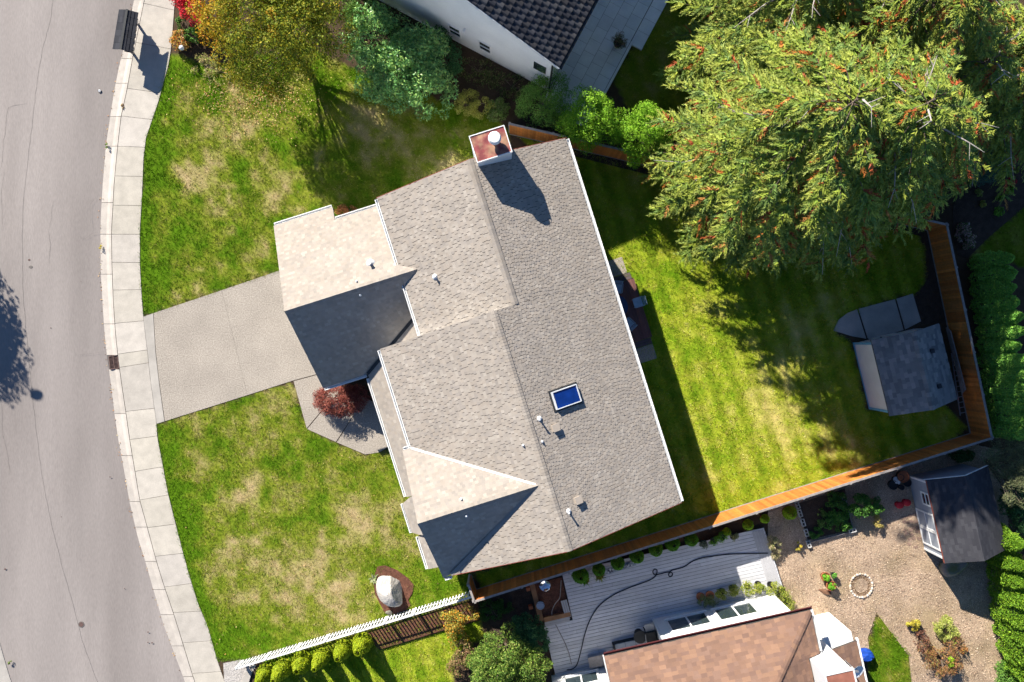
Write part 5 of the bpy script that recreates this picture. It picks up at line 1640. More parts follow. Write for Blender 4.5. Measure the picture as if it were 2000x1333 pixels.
# fire pit ring
fc = P(1681.5, 1144, 0.1)
t = thing('fire_pit', 'ring of small pale stones round an ash brown fire pit in the wood chip yard', 'fire pit', fc)
obj('ash', MB().lathe(fc, [(0.52, 0.0), (0.50, 0.03), (0.3, 0.012), (0.02, 0.006)], 26, 1.0, 1.05), M['ash'], t)
def stone_mesh(seed):
    R = random.Random(seed); mb = MB(); rows = []
    for j in range(5):
        th = math.pi * j / 4; rows.append([(math.sin(th) * math.cos(2 * math.pi * i / 7) * 1.1 * R.uniform(0.8, 1.15), math.sin(th) * math.sin(2 * math.pi * i / 7) * 0.85 * R.uniform(0.8, 1.15), 0.7 - 0.7 * math.cos(th)) for i in range(7)])
    for j in range(4):
        for i in range(7):
            k = (i + 1) % 7; mb.face([rows[j][i], rows[j][k], rows[j + 1][k], rows[j + 1][i]])
    me = mesh_of('stone', mb); me.materials.append(M['stone']); return me
STN = [stone_mesh(q) for q in range(5)]
for i in range(26):
    an = 2 * math.pi * i / 26; r = 0.60
    p = fc + Vector((r * math.cos(an) * 1.0, r * 1.06 * math.sin(an), 0.0)); s = rnd.uniform(0.06, 0.085)
    cch = rnd.choice([(0.62, 0.54, 0.44), (0.70, 0.63, 0.54), (0.5, 0.38, 0.28), (0.55, 0.50, 0.45)])
    inst('stone', STN[i % 5], Matrix.Translation(p) @ Matrix.Rotation(an + math.pi / 2 + rnd.uniform(-.3, .3), 4, 'Z') @ Matrix.Diagonal((s, s, s, 1)), t, cch)
# brick stepping path before the grey shed
t = struct('brick_path', slab_px([(1760, 1012), (1786, 1004), (1800, 1060), (1795, 1078), (1776, 1064)], 0.0, 0.119), M['chipsbase'])
for i in range(22):
    x = 1761 + (i % 4) * 8.4 + (i // 4) * 3.4 + rnd.uniform(-3, 3); y = 1012 + (i // 4) * 11 - (i % 4) * 2 + rnd.uniform(-4, 4)
    m1 = MB(); m1.lathe(P(x, y, 0.09), [(0.115, 0), (0.115, 0.04), (0.10, 0.05)], 9, 1.0, 0.85, rot=rnd.random()); o = obj('paver', m1, M['stone'], t); g = rnd.uniform(0.7, 1.2); o.color = (0.30 * g, 0.20 * g, 0.155 * g, 1)
# raised bed of cinder blocks
cb = MB(); L2, W2, H2 = 0.20, 0.10, 0.19
for (x0, x1, y0, y1) in ((-L2, L2, -W2, -W2 + 0.035), (-L2, L2, W2 - 0.035, W2), (-L2, -L2 + 0.035, -W2 + 0.036, W2 - 0.036), (L2 - 0.035, L2, -W2 + 0.036, W2 - 0.036), (-0.018, 0.018, -W2 + 0.036, W2 - 0.036)):
    cb.prism([(x0, y0, 0), (x1, y0, 0), (x1, y1, 0), (x0, y1, 0)], [(x0, y0, H2), (x1, y0, H2), (x1, y1, H2), (x0, y1, H2)])
CB = mesh_of('cinder_block', cb); CB.materials.append(M['cinder'])
t = thing('raised_bed', 'leafy vegetable bed edged with hollow cinder blocks', 'garden bed', P(1610, 1010, 0.1))
obj('soil', slab_px([(1557, 985), (1650, 955), (1665, 1035), (1578, 1055)], 0.0, 0.17), M['soil'], t)
lp = [(1556, 986), (1561, 1002), (1567, 1020), (1573.5, 1044 - 4), (1578, 1062)]
for (x, y) in lp + [(1647, 977), (1663, 1036)]:
    p = P(x, y, 0.1); inst('cinder_block', CB, Matrix.Translation(p) @ Matrix.Rotation(math.radians(-72 + rnd.uniform(-4, 4)) if (x, y) != (1663, 1036) else 0.25, 4, 'Z'), t)
obj('edge_board', MB().bar(P(1585, 1058, 0.2), P(1657, 1040, 0.2), 0.03, 0.16), M['greywood'], t); obj('edge_board', MB().bar(P(1650, 965, 0.2), P(1665, 1030, 0.2), 0.03, 0.16), M['greywood'], t)
gp = [(0.055, 0.15, 0.02), (0.035, 0.11, 0.018), (0.08, 0.19, 0.025), (0.045, 0.12, 0.03)]
shrub('vegetable_plant', 'low dark leafy plants filling the right half of the cinder block bed', 'plant', (1632, 1003), [(0, 0.3, 0.25, 0.7, 0.9, 0.35), (0.25, -0.5, 0.2, 0.6, 0.5, 0.3), (-0.3, -0.3, 0.2, 0.5, 0.6, 0.3)], 4200, 0.10, gp, k=40, cr=0.35, nst=6, stem_r=0.015)
shrub('vegetable_plant', 'feathery green plant at the lower corner of the cinder block bed', 'plant', (1590, 1040), [(0, 0, 0.15, 0.42, 0.36, 0.22)], 1200, 0.08, gp, k=14, nst=5, stem_r=0.012)
shrub('vegetable_plant', 'thin pale stalked plant in the middle of the cinder block bed', 'plant', (1600, 1010), [(0, 0, 0.25, 0.22, 0.55, 0.25)], 420, 0.10, [(0.14, 0.22, 0.05), (0.08, 0.16, 0.03)], k=12, nst=6, stem_r=0.012)
shrub('tomato_plant', 'tall leafy tomato plant right of the cinder block bed', 'plant', (1670, 985), [(0, 0, 0.6, 0.55, 0.75, 0.6)], 3000, 0.10, gp, k=24, nst=6, stem_r=0.02)
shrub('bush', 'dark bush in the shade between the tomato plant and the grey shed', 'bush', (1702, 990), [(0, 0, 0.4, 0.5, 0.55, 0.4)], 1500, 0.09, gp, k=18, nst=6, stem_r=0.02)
shrub('bush', 'straw yellow feathery bush below the tomato plant', 'bush', (1712, 1020), [(0, 0, 0.25, 0.25, 0.45, 0.3)], 600, 0.11, [(0.40, 0.32, 0.10), (0.30, 0.26, 0.08)], k=10, nst=6, stem_r=0.015, asp=0.25)
shrub('bush', 'small yellow plant alone at the left of the wood chip yard', 'bush', (1557, 1066), [(0, 0, 0.2, 0.2, 0.25, 0.2)], 260, 0.10, [(0.45, 0.34, 0.05), (0.28, 0.26, 0.05)], k=6, nst=4, stem_r=0.012)
# tub and pots by the grey shed
for (x, y, r, h, m, lab) in ((1758, 929, 0.30, 0.45, 'terracotta', 'large dark rimmed tub in the corner by the grey shed'), (1753, 931, 0.17, 0.42, 'plasticblack', 'black pot leaning into the large tub by the grey shed'), (1745, 935, 0.14, 0.35, 'siding', 'pale grey pot left of the large tub by the grey shed'), (1740, 946, 0.24, 0.35, 'plasticblack', 'wide black tub below the pale grey pot by the grey shed'), (1757, 951, 0.13, 0.3, 'plasticblack', 'small black pot nearest the red cushions'), (1768, 942, 0.20, 0.3, 'plasticblack', 'black tub touching the wall of the grey shed')):
    b, mb = pot(x, y, r, h, m)
    t = thing('plant_pot', lab, 'pot', b, 'empty pots by the grey shed'); obj('shell', mb, M[m], t); obj('inside', MB().lathe(b, [(r * 0.85, 0.02), (r * 0.87, h * 0.62)], 14), M['soil'], t)
tag(obj('box_lid', MB().box(P(1753.5, 942, 0.42), (0.11, -0.03, 0), (0.03, 0.09, 0), (0, 0, 0.03)), M['white'], None, P(1753.5, 942, 0.4)), 'small white box lid lying on the black pots', 'lid')
for (x, y, lab, rot) in ((1752, 985, 'red dome shaped cushion nearer the vegetable bed', 0.3), (1766, 980, 'red dome shaped cushion nearer the grey shed', -0.2)):
    b = P(x, y, 0.12)
    t = thing('red_stool', lab, 'stool', b, 'red stools beside the grey shed')
    obj('seat', MB().lathe(b, [(0.17, 0.28), (0.20, 0.31), (0.20, 0.36), (0.16, 0.40), (0.05, 0.42)], 18, 1.1, 0.95, rot=rot), M['red'], t)
    obj('base', MB().lathe(b, [(0.15, 0), (0.13, 0.28)], 14), M['red'], t)
# terracotta pots beside the fire pit
for (x, y, r, h, m, lab, pc) in ((1608, 1124, 0.24, 0.38, 'terracotta', 'terracotta pot of green leaves, upper of the pair by the fire pit', (0.10, 0.26, 0.015)), (1618.5, 1141, 0.26, 0.40, 'terracotta', 'terracotta pot of green leaves, lower of the pair by the fire pit', (0.09, 0.22, 0.015)), (1625, 1121, 0.14, 0.3, 'plasticblack', 'small black pot with a green plant beside the terracotta pots', (0.08, 0.20, 0.03))):
    b, mb = pot(x, y, r, h, m)
    t = thing('potted_plant', lab, 'potted plant', b, 'pots beside the fire pit'); obj('pot', mb, M[m], t); obj('soil', MB().lathe(b, [(r * 0.85, 0.1), (r * 0.87, h * 0.85)], 14), M['soil'], t)
    me, C, R_ = foliage([(b.x, b.y, b.z + h + 0.06, r * 0.8, r * 0.8, 0.14)], 260, 0.10, [pc, [q * 1.4 for q in pc]], k=8, cr=0.5); obj('leaves', shift(me, b), M['leaf'], t)
rock('stump', 'low brown root lump beside the terracotta pots', 'stump', (1612, 1156), 0.42, 0.2, 0.16, 'stump', rot=-0.3, seed=21)
rock('mossy_boulder', 'dark mossy boulder behind the lower corner of the grey shed', 'boulder', (1860, 1105), 0.80, 0.62, 0.7, 'mossrock', rot=0.3, seed=33, n=18, m=12)
struct('gravel_patch', slab_px([(436, 1296), (470, 1289), (500, 1300), (478, 1345), (470, 1420), (455, 1420), (438, 1333)], 0.0, 0.116), M['gravel'])
o = obj('edge_stone', slab_px([(482, 1307), (487, 1305), (492, 1312), (484, 1340), (470, 1340)], 0.05, 0.22), M['concrete_flat'], None, P(482, 1320, 0.1)); tag(o, 'pale wedge of concrete edging at the lower end of the picket fence', 'edging')
struct('mulch_strip', slab_px([(700, 1243), (932, 1170), (938, 1212), (742, 1270), (722, 1252)], 0.0, 0.135), M['mulch'])
# fallen leaves under the autumn tree and along the kerb
n = 2600
px_ = rng.normal(500, 70, n); py_ = rng.normal(190, 38, n); k_ = inside(px_, py_, LAWNS['ul']); px_ = px_[k_]; py_ = py_[k_]
yy = rng.uniform(0, 1320, 200); ex = np.interp(yy, [q[1] for q in EDGE_R], [q[0] for q in EDGE_R]) + rng.normal(-1, 2.0, 200)
px_ = np.concatenate([px_, ex, rng.uniform(320, 920, 260)]); py_ = np.concatenate([py_, yy, rng.uniform(860, 1280, 260)])
n = len(px_); zz = np.where(np.arange(n) < k_.sum(), 0.16, np.where(np.arange(n) < k_.sum() + 200, 0.025, 0.16))
k_ = (np.arange(n) < n - 260) | inside(px_, py_, LAWNS['ll'])
P0 = np.stack([(px_ - 1000) / S, (666.5 - py_) / S, zz], -1)[k_]; n = len(P0)
L_ = rng.uniform(0.03, 0.085, n)
o = obj('fallen_leaves', quad_mesh('fallen_leaves', leaves(P0, rng.normal(size=(n, 3)) * 0.4 + np.array([0, 0, 1]), L_, L_ * 0.7), pick([(0.36, 0.22, 0.10), (0.30, 0.14, 0.05), (0.42, 0.30, 0.14), (0.16, 0.09, 0.05)], n, 0.25)), M['chips'])
tag(o, 'fallen leaves on the front lawns and along the kerb', 'leaves', kind='stuff')


# ------------------------------------------------------------------ big conifers behind the fence
def conifer(label, bp, h, R, nb, seed, red=0.06, lean=(0, 0), bare=10, density=1.0, power=2.6, belly=0.0):
    g = np.random.default_rng(seed)
    b = P(*bp, 0.1)
    t = thing('conifer_tree', label, 'tree', b, 'tall conifers behind the cedar fence')
    ax = lambda z: np.array([b.x + lean[0] * z / h, b.y + lean[1] * z / h, z + 0.1])
    mb = MB(); mb.tube([tuple(ax(h * q / 8)) for q in range(9)], [0.34 * (1 - 0.95 * q / 8) + 0.012 for q in range(9)], 10)
    obj('trunk', mb, M['bark'], t)
    PV = []; CV = []
    br = MB()
    G1 = np.array([(0.25, 0.315, 0.038), (0.185, 0.27, 0.036), (0.32, 0.37, 0.05), (0.13, 0.215, 0.045)])
    T1 = np.array((0.55, 0.56, 0.14)); RD = np.array([(0.48, 0.15, 0.03), (0.42, 0.19, 0.05), (0.36, 0.08, 0.025)])
    for i in range(nb):
        tt = 0.10 + 0.89 * (i + g.random()) / nb
        z = tt * h
        L = R * max(0.05, 1 - tt ** power) ** 0.62 * g.uniform(0.74, 1.10)
        L *= 1 + belly * math.sin(math.pi * min(1, max(0, (tt - 0.12) / 0.8)))
        if tt < 0.2: L *= 0.8 + tt
        ph = i * 2.39996 + g.normal(0, 0.35)
        d = np.array([math.cos(ph), math.sin(ph), 0]); s = np.array([-math.sin(ph), math.cos(ph), 0])
        o = ax(z)
        rise = g.uniform(0.10, 0.30) + 0.25 * tt; drop = g.uniform(0.30, 0.55)
        bend = g.normal(0, 0.12)
        cur = lambda q: o + d * (L * q)[:, None] + s * (L * bend * q * q)[:, None] + np.array([0, 0, 1]) * (L * (rise * q - drop * q * q))[:, None]
        br.tube([tuple(v) for v in cur(np.array([0.0, 0.35, 0.7, 1.0]))], [0.012 + 0.012 * L, 0.01 + 0.007 * L, 0.012, 0.005], 5, cap=False)
        nt = max(10, int(L * 11 * density))
        q = np.sort(g.uniform(0.12, 1.0, nt)) ; q[-1] = 1.0
        base = cur(q); side = np.where(np.arange(nt) % 2 == 0, 1.0, -1.0)
        tl = (0.20 * L * (1.08 - q) + 0.50) * g.uniform(0.6, 1.2, nt)
        an = g.uniform(0.55, 1.05, nt) * side; an[-1] = 0
        td = d * np.cos(an)[:, None] + s * np.sin(an)[:, None] + np.array([0, 0, 1]) * g.uniform(-0.45, 0.05, nt)[:, None]
        td = unit(td)
        isred = g.random(nt) < red * (1.7 if g.random() < 0.4 else 0.6)
        for k in range(nt):
            m = max(6, int(tl[k] / 0.046))
            f = (np.arange(m) + g.random(m)) / m
            dr = np.array([0, 0, -0.30]) * (tl[k] * f * f)[:, None]
            p = base[k] + td[k] * (tl[k] * f)[:, None] + dr
            ts = np.cross(td[k], [0, 0, 1.0]); ts /= np.linalg.norm(ts) + 1e-9
            sd = np.where(np.arange(m) % 2 == 0, 1.0, -1.0)
            la = g.uniform(0.25, 0.75, m) * sd
            ld = td[k] * np.cos(la)[:, None] + ts * np.sin(la)[:, None] + np.array([0, 0, 1]) * g.uniform(-0.45, 0.15, m)[:, None]
            ll = (0.15 * (1.15 - f) + 0.10) * g.uniform(0.75, 1.25, m)
            p = p + ld * (ll * 0.4)[:, None]
            nn = np.array([0, 0, 1.0]) + g.normal(0, 0.38, (m, 3))
            PV.append((p, nn, ll, ld))
            c = G1[g.integers(0, 4)] * (1 + g.normal(0, 0.16, (m, 1)))
            tip = (f ** 2 * 0.65 * g.uniform(0.3, 1.0))[:, None]
            c = c * (1 - tip) + T1 * tip
            if isred[k]:
                c = RD[g.integers(0, 3)] * (1 + g.normal(0, 0.2, (m, 1)))
            CV.append(c)
        if i % max(1, nb // bare) == 0 and tt > 0.25:
            q2 = cur(np.array([0.3, 0.55, 0.8, 1.02])); off = np.array([0, 0, 0.22])
            jj = [tuple(v + off * (w + 0.2) + s * g.normal(0, 0.06)) for w, v in enumerate(q2)]
            dead = MB(); dead.tube(jj, [0.04, 0.033, 0.02, 0.008], 5)
            for q3 in (1, 2):
                a_ = Vector(jj[q3]); dead.tube([a_, a_ + Vector((s[0], s[1], 0.3)) * g.uniform(-0.6, 0.6) + Vector(d) * 0.4], [0.018, 0.006], 4)
            obj('dead_branch', dead, M['palebark'], t)
    p = np.concatenate([v[0] for v in PV]); nn = np.concatenate([v[1] for v in PV]); ll = np.concatenate([v[2] for v in PV]); ld = np.concatenate([v[3] for v in PV])
    cv = np.clip(np.concatenate(CV), 0.004, 0.6)
    p[:, 2] = np.maximum(p[:, 2], 0.15)
    nn = unit(nn); ld = unit(ld - (ld * nn).sum(1, keepdims=True) * nn); ss = np.cross(nn, ld) * (ll * 0.17)[:, None]
    tri = np.stack([p - ld * (ll * 0.5)[:, None] + ss, p - ld * (ll * 0.5)[:, None] - ss, p + ld * (ll * 0.5)[:, None]], 1)
    obj('crown', shift(quad_mesh('crown', tri, cv, 3), b), M['needle'], t)
    obj('branches', br, M['bark'], t)
    return len(p)


nl = 0
nl += conifer('broad conifer nearest the back lawn, its lower left boughs over the fence', (1452, 350), 15.5, 5.0, 240, 1, bare=14, power=4.0, belly=0.10)
nl += conifer('tall conifer with rusty twigs leaning over the middle of the cedar fence', (1562, 345), 15.0, 5.1, 185, 2, red=0.10, bare=30, power=3.4)
nl += conifer('tall dark conifer right above the fence corner', (1740, 232), 10.5, 4.1, 95, 3, red=0.07, bare=12)
nl += conifer('conifer at the top edge beside the pale stone patio', (1455, 110), 12.5, 5.3, 120, 4, red=0.05, bare=14)
nl += conifer('tallest conifer at the top right with many rusty twigs', (1640, 140), 14.0, 5.4, 130, 5, red=0.11, bare=26)
nl += conifer('conifer at the right edge above the mulch bed', (1855, 205), 10.0, 5.3, 110, 6, red=0.08, bare=10)
print('conifer leaves', nl)

# ------------------------------------------------------------------ garden trees and shrubs at the top
YG = [(0.20, 0.205, 0.012), (0.14, 0.175, 0.012), (0.25, 0.21, 0.010), (0.105, 0.15, 0.014), (0.17, 0.19, 0.014)]
b = P(578, 108, 0.1)
t = thing('autumn_tree', 'broad tree turning yellow and orange above the front lawn', 'tree', b)
E = [(b.x + dx, b.y + dy, z, rx, ry, rz) for dx, dy, z, rx, ry, rz in ((0, 0, 5.3, 3.2, 3.2, 2.4), (-1.9, 0.9, 4.9, 2.3, 2.3, 1.9), (2.0, 0.0, 4.0, 2.2, 2.2, 1.8), (-0.3, -1.7, 3.7, 2.6, 2.0, 1.6), (1.4, 1.8, 4.4, 2.4, 2.2, 1.9), (0.2, -0.2, 3.4, 2.8, 2.6, 1.6))]
me, C, R_ = foliage(E, 52000, 0.105, YG, k=330, cr=0.21, asp=0.6, up=0.3)
# the side towards the street has turned further
n = len(me.polygons); co = np.zeros(len(me.vertices) * 3, np.float32); me.vertices.foreach_get('co', co)
ctr = co.reshape(n, 4, 3).mean(1)
f = 0.95 * np.clip((b.x - 1.3 - ctr[:, 0] + 1.0 * fbm(ctr[:, 0], ctr[:, 1], 1.1, 150, 2) + 0.25 * (ctr[:, 1] - b.y)) / 2.6, 0, 1) * (rng.random(n) < 0.85)
f = np.maximum(f, (fbm(ctr[:, 0] + 3, ctr[:, 1], 0.8, 160, 2) > 0.72) * 0.6)
cl = np.zeros(n * 4, np.float32); me.attributes['Col'].data.foreach_get('color', cl); cl = cl.reshape(n, 4)
org = pick([(0.38, 0.18, 0.006), (0.34, 0.22, 0.008), (0.40, 0.14, 0.006), (0.26, 0.20, 0.008)], n, 0.2)
cl[:, :3] = cl[:, :3] * (1 - f[:, None]) + org * f[:, None]
me.attributes['Col'].data.foreach_set('color', cl.reshape(-1))
obj('crown', shift(me, b), M['leaf'], t)
tr = MB(); tr.tube([b, b + Vector((0.05, 0.05, 1.2)), b + Vector((0, 0.1, 2.4)), b + Vector((0, 0, 4.6))], [0.2, 0.16, 0.12, 0.04], 10)
obj('trunk', tr, M['bark'], t)
obj('limbs', stems(b + Vector((0, 0, 1.2)), C, 34, 0.05, 3), M['bark'], t)

RED = [(0.50, 0.012, 0.025), (0.42, 0.02, 0.03), (0.60, 0.03, 0.05), (0.30, 0.012, 0.02)]
shrub('red_maple', 'crimson leaved shrub at the top edge by the sidewalk', 'shrub', (392, 35), [(0, 0, 1.3, 0.8, 0.9, 0.7), (-0.5, 0.9, 1.2, 0.9, 0.9, 0.7), (0.15, -0.5, 0.9, 0.5, 0.6, 0.5)], 5200, 0.10, RED, k=60, cr=0.3, nst=14)
shrub('low_shrub', 'small green and dark shrubs between the crimson shrub and the sidewalk', 'shrub', (372, 70), [(-0.25, 0.5, 0.35, 0.35, 0.6, 0.35), (0.3, -0.1, 0.4, 0.5, 0.5, 0.4)], 2200, 0.09, [(0.07, 0.16, 0.02), (0.05, 0.11, 0.02)], k=24)
shrub('orange_shrub', 'little orange tipped shrub at the edge of the sidewalk', 'shrub', (357, 84), [(0, 0, 0.4, 0.48, 0.55, 0.42)], 1500, 0.10, [(0.45, 0.14, 0.02), (0.40, 0.26, 0.05), (0.16, 0.18, 0.03), (0.50, 0.30, 0.15)], k=20, cr=0.4)
shrub('dry_grass_clump', 'straw coloured weedy clump below the orange shrub', 'grass clump', (400, 128), [(0, 0, 0.1, 1.0, 0.7, 0.14), (0.9, -0.7, 0.1, 0.7, 0.6, 0.12)], 1800, 0.13, [(0.34, 0.30, 0.09), (0.20, 0.26, 0.05), (0.40, 0.34, 0.15)], asp=0.2, k=40)
RH = [(0.10, 0.25, 0.070), (0.135, 0.29, 0.08), (0.08, 0.21, 0.062), (0.185, 0.34, 0.08), (0.26, 0.39, 0.095)]
shrub('rhododendron', 'large glossy blue green rhododendron beside the white gable wall', 'shrub', (800, 150), [(0, 0, 1.5, 2.2, 2.0, 1.5), (-1.6, 1.5, 1.5, 1.8, 1.8, 1.5), (1.2, -1.2, 1.3, 1.6, 1.5, 1.3), (-0.9, -0.6, 1.2, 1.8, 1.7, 1.2), (0.6, 0.8, 1.7, 1.7, 1.6, 1.4)], 26000, 0.16, RH, material='glossleaf', k=230, cr=0.26, asp=0.36, nst=26, stem_r=0.06)
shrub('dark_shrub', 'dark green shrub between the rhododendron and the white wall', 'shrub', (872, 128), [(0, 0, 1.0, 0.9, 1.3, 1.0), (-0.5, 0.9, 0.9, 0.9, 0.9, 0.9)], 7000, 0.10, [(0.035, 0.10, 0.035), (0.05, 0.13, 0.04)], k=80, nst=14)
shrub('fern_clump', 'bright green bush at the top between the autumn tree and the rhododendron', 'shrub', (705, 40), [(0, 0, 0.9, 0.8, 1.2, 0.8), (-0.4, 1.4, 0.9, 0.8, 1.0, 0.8)], 5000, 0.12, [(0.07, 0.16, 0.02), (0.05, 0.11, 0.02), (0.11, 0.19, 0.03)], k=60, asp=0.3)
shrub('golden_shrub', 'yellow green feathery shrub at the right end of the rhododendron', 'shrub', (912, 205), [(0, 0, 0.6, 0.8, 0.8, 0.6), (0.8, -0.3, 0.6, 0.8, 0.6, 0.5)], 6500, 0.085, [(0.30, 0.30, 0.05), (0.24, 0.26, 0.045), (0.38, 0.34, 0.08)], k=70, cr=0.25, asp=0.3)
shrub('loose_shrub', 'loose olive green shrub next to the end of the cedar fence', 'shrub', (972, 222), [(0, 0, 0.55, 0.6, 0.65, 0.5)], 2600, 0.11, [(0.12, 0.20, 0.04), (0.09, 0.15, 0.03), (0.18, 0.20, 0.07)], k=36, asp=0.35)
shrub('evergreen_shrub', 'dark green rounded shrub below the corner of the white house', 'shrub', (1055, 222), [(0, 0, 1.4, 1.3, 1.3, 1.5), (0.6, 0.9, 1.4, 1.0, 1.0, 1.3), (0.9, -0.2, 1.1, 0.9, 0.8, 1.0)], 13000, 0.09, [(0.10, 0.22, 0.035), (0.13, 0.26, 0.035), (0.17, 0.28, 0.05)], k=120, cr=0.25, asp=0.35, nst=18)
for (x, y, s_, lab) in ((1142, 258, 1.18, 'bright lime green cypress shrub above the cedar fence, left of two'), (1240, 285, 1.12, 'bright lime green cypress shrub next to the conifer, right of two')):
    shrub('cypress_shrub', lab, 'shrub', (x, y), [(0, 0, 2.5, 1.35 * s_, 1.4 * s_, 2.2), (0.15, 0.25, 4.0, 1.0, 1.0, 1.2), (-0.7, -0.3, 2.6, 1.0, 0.9, 1.6), (0.7, -0.1, 3.2, 0.95, 0.9, 1.4)], 18000, 0.095, [(0.135, 0.27, 0.012), (0.10, 0.22, 0.012), (0.19, 0.33, 0.02)], group='lime cypress shrubs', k=110, cr=0.23, asp=0.45, nst=14)
for (x, y, lab, n_) in ((935, 140, 'thin undergrowth between the dark shrub and the white wall', 1500), (1000, 170, 'thin undergrowth below the white wall by the evergreen shrub', 1400), (740, 30, 'low weeds on the bare soil left of the white wall', 900)):
    shrub('undergrowth', lab, 'weeds', (x, y), [(0, 0, 0.12, 1.3, 0.8, 0.2), (0.6, -0.4, 0.1, 0.9, 0.6, 0.15)], n_, 0.11, [(0.07, 0.12, 0.02), (0.16, 0.13, 0.06), (0.05, 0.09, 0.02)], k=60, cr=0.25, asp=0.3, nst=8, stem_r=0.015)
# pot with grasses on the patio
b, mb = pot(1206, 88, 0.24, 0.42, 'plasticblack', 0.2)
t = thing('potted_grass', 'dark pot with dry brown leaves on the pale stone patio', 'potted plant', b); obj('pot', mb, M['plasticblack'], t)
me, C, R_ = foliage([(b.x, b.y, b.z + 0.6, 0.45, 0.45, 0.35)], 420, 0.24, [(0.12, 0.09, 0.05), (0.06, 0.10, 0.04), (0.18, 0.12, 0.08)], k=16, cr=0.4, asp=0.1); obj('leaves', shift(me, b), M['leaf'], t)

# ------------------------------------------------------------------ shrubs by the house
MR = [(0.17, 0.040, 0.032), (0.22, 0.06, 0.045), (0.13, 0.032, 0.026), (0.27, 0.10, 0.065)]
shrub('laceleaf_maple', 'dark red dome shaped laceleaf maple by the garage corner', 'shrub', (664, 781), [(0, 0, 0.55, 1.45, 0.95, 0.95), (0.9, 0.1, 0.5, 0.9, 0.8, 0.8)], 18000, 0.075, MR, k=420, cr=0.15, asp=0.38, up=0.5, zmin=-0.3, nst=16, stem_r=0.035)
shrub('brown_fern', 'rust brown fern in the notch of the garage roof', 'shrub', (681, 420), [(0, 0, 0.45, 0.6, 0.5, 0.45)], 1400, 0.14, [(0.30, 0.11, 0.035), (0.22, 0.09, 0.03), (0.36, 0.17, 0.06)], k=24, asp=0.25)

# ------------------------------------------------------------------ garden beyond the picket fence
AV = [(0.19, 0.25, 0.006), (0.24, 0.29, 0.008), (0.14, 0.20, 0.008), (0.28, 0.31, 0.012)]
def cone_shrub(label, bp, r, h, pal, n, leaf, group, name='conical_shrub', bz=0.1, potm=None, ph=0.0):
    b = P(*bp, bz); t = thing(name, label, 'potted plant' if potm else 'shrub', b, group)
    z0 = b.z + ph
    u = rng.random(n); zz = 1 - np.sqrt(1 - u * 0.985); an = rng.uniform(0, 2 * math.pi, n)
    rr = r * (np.minimum(1, 0.62 + 2.2 * zz) * (1 - zz) ** 0.72) * (0.90 + 0.20 * vnoise(an * 1.9 + bp[0], zz * 7, 1.0, 180)) * rng.uniform(0.8, 1.0, n)
    p = np.stack([b.x + rr * np.cos(an), b.y + rr * np.sin(an), z0 + 0.03 + zz * h], -1)
    out = np.stack([np.cos(an), np.sin(an), np.full(n, 0.4)], -1)
    D = np.array([0, 0, 1.0]) + 0.6 * out + rng.normal(0, 0.3, (n, 3)); N = out + rng.normal(0, 0.5, (n, 3))
    L = leaf * rng.uniform(0.7, 1.3, n)
    obj('crown', shift(quad_mesh('crown', leaves(p, N, L, L * 0.5, D), pick(pal, n, 0.18)), b), M['leaf'], t)
    obj('stem', MB().tube([(b.x, b.y, z0 - 0.05), (b.x, b.y, z0 + h * 0.85)], [0.04, 0.01], 6), M['bark'], t)
    if potm:
        _, mb = pot(bp[0], bp[1], r * 0.72, ph, potm, bz); obj('pot', mb, M[potm], t)
    return t
ords = ['first', 'second', 'third', 'fourth', 'fifth', 'sixth', 'seventh', 'eighth', 'ninth', 'tenth']
for i, (x, y) in enumerate(((711, 1250), (672, 1264), (632, 1277), (594, 1289), (556, 1300), (522, 1309))):
    cone_shrub('yellow green conical shrub below the picket fence, %s of the row from the right' % ords[i], (x, y), 0.60 * (1 + 0.13 * math.sin(i * 2.1 + 1)), 2.3 * (1 + 0.16 * math.sin(i * 3.7)), AV, 7500, 0.085, 'conical shrubs along the picket fence')
OG = [(0.40, 0.24, 0.03), (0.22, 0.20, 0.03), (0.48, 0.20, 0.02), (0.14, 0.17, 0.03), (0.30, 0.28, 0.06)]
shrub('autumn_shrub', 'loose shrub with orange and yellow leaves at the end of the picket fence', 'shrub', (890, 1205), [(0, 0, 0.8, 0.8, 0.7, 0.7), (0.7, 0.4, 0.7, 0.6, 0.5, 0.5), (0.1, -0.9, 0.6, 0.6, 0.7, 0.5)], 3600, 0.10, OG, k=60, cr=0.3, nst=24, stem_r=0.025)
shrub('brown_shrub', 'thin brown and green shrub left of the large glossy shrub', 'shrub', (908, 1265), [(0, 0, 0.5, 0.6, 0.9, 0.5), (-0.3, -0.9, 0.4, 0.7, 0.6, 0.4)], 3000, 0.09, [(0.18, 0.10, 0.05), (0.12, 0.14, 0.03), (0.25, 0.16, 0.08)], k=40)
shrub('large_shrub', 'large green shrub with sunlit leaves beside the grey deck', 'shrub', (985, 1258), [(0, 0, 1.7, 1.6, 1.5, 1.5), (0.9, -0.8, 1.6, 1.5, 1.4, 1.3), (-0.7, -0.7, 1.4, 1.4, 1.3, 1.2), (0.2, -1.7, 1.4, 1.6, 1.4, 1.2)], 26000, 0.105, [(0.085, 0.16, 0.020), (0.12, 0.19, 0.025), (0.065, 0.125, 0.02), (0.20, 0.24, 0.05)], k=240, cr=0.22, nst=26, stem_r=0.05)
shrub('dark_shrub', 'dark blue green shrub in the shade below the planter pit', 'shrub', (1028, 1217), [(0, 0, 0.9, 0.9, 0.9, 0.8), (0.5, -0.6, 0.9, 0.8, 0.8, 0.8)], 8000, 0.10, [(0.03, 0.09, 0.035), (0.045, 0.12, 0.04)], k=80, cr=0.25)
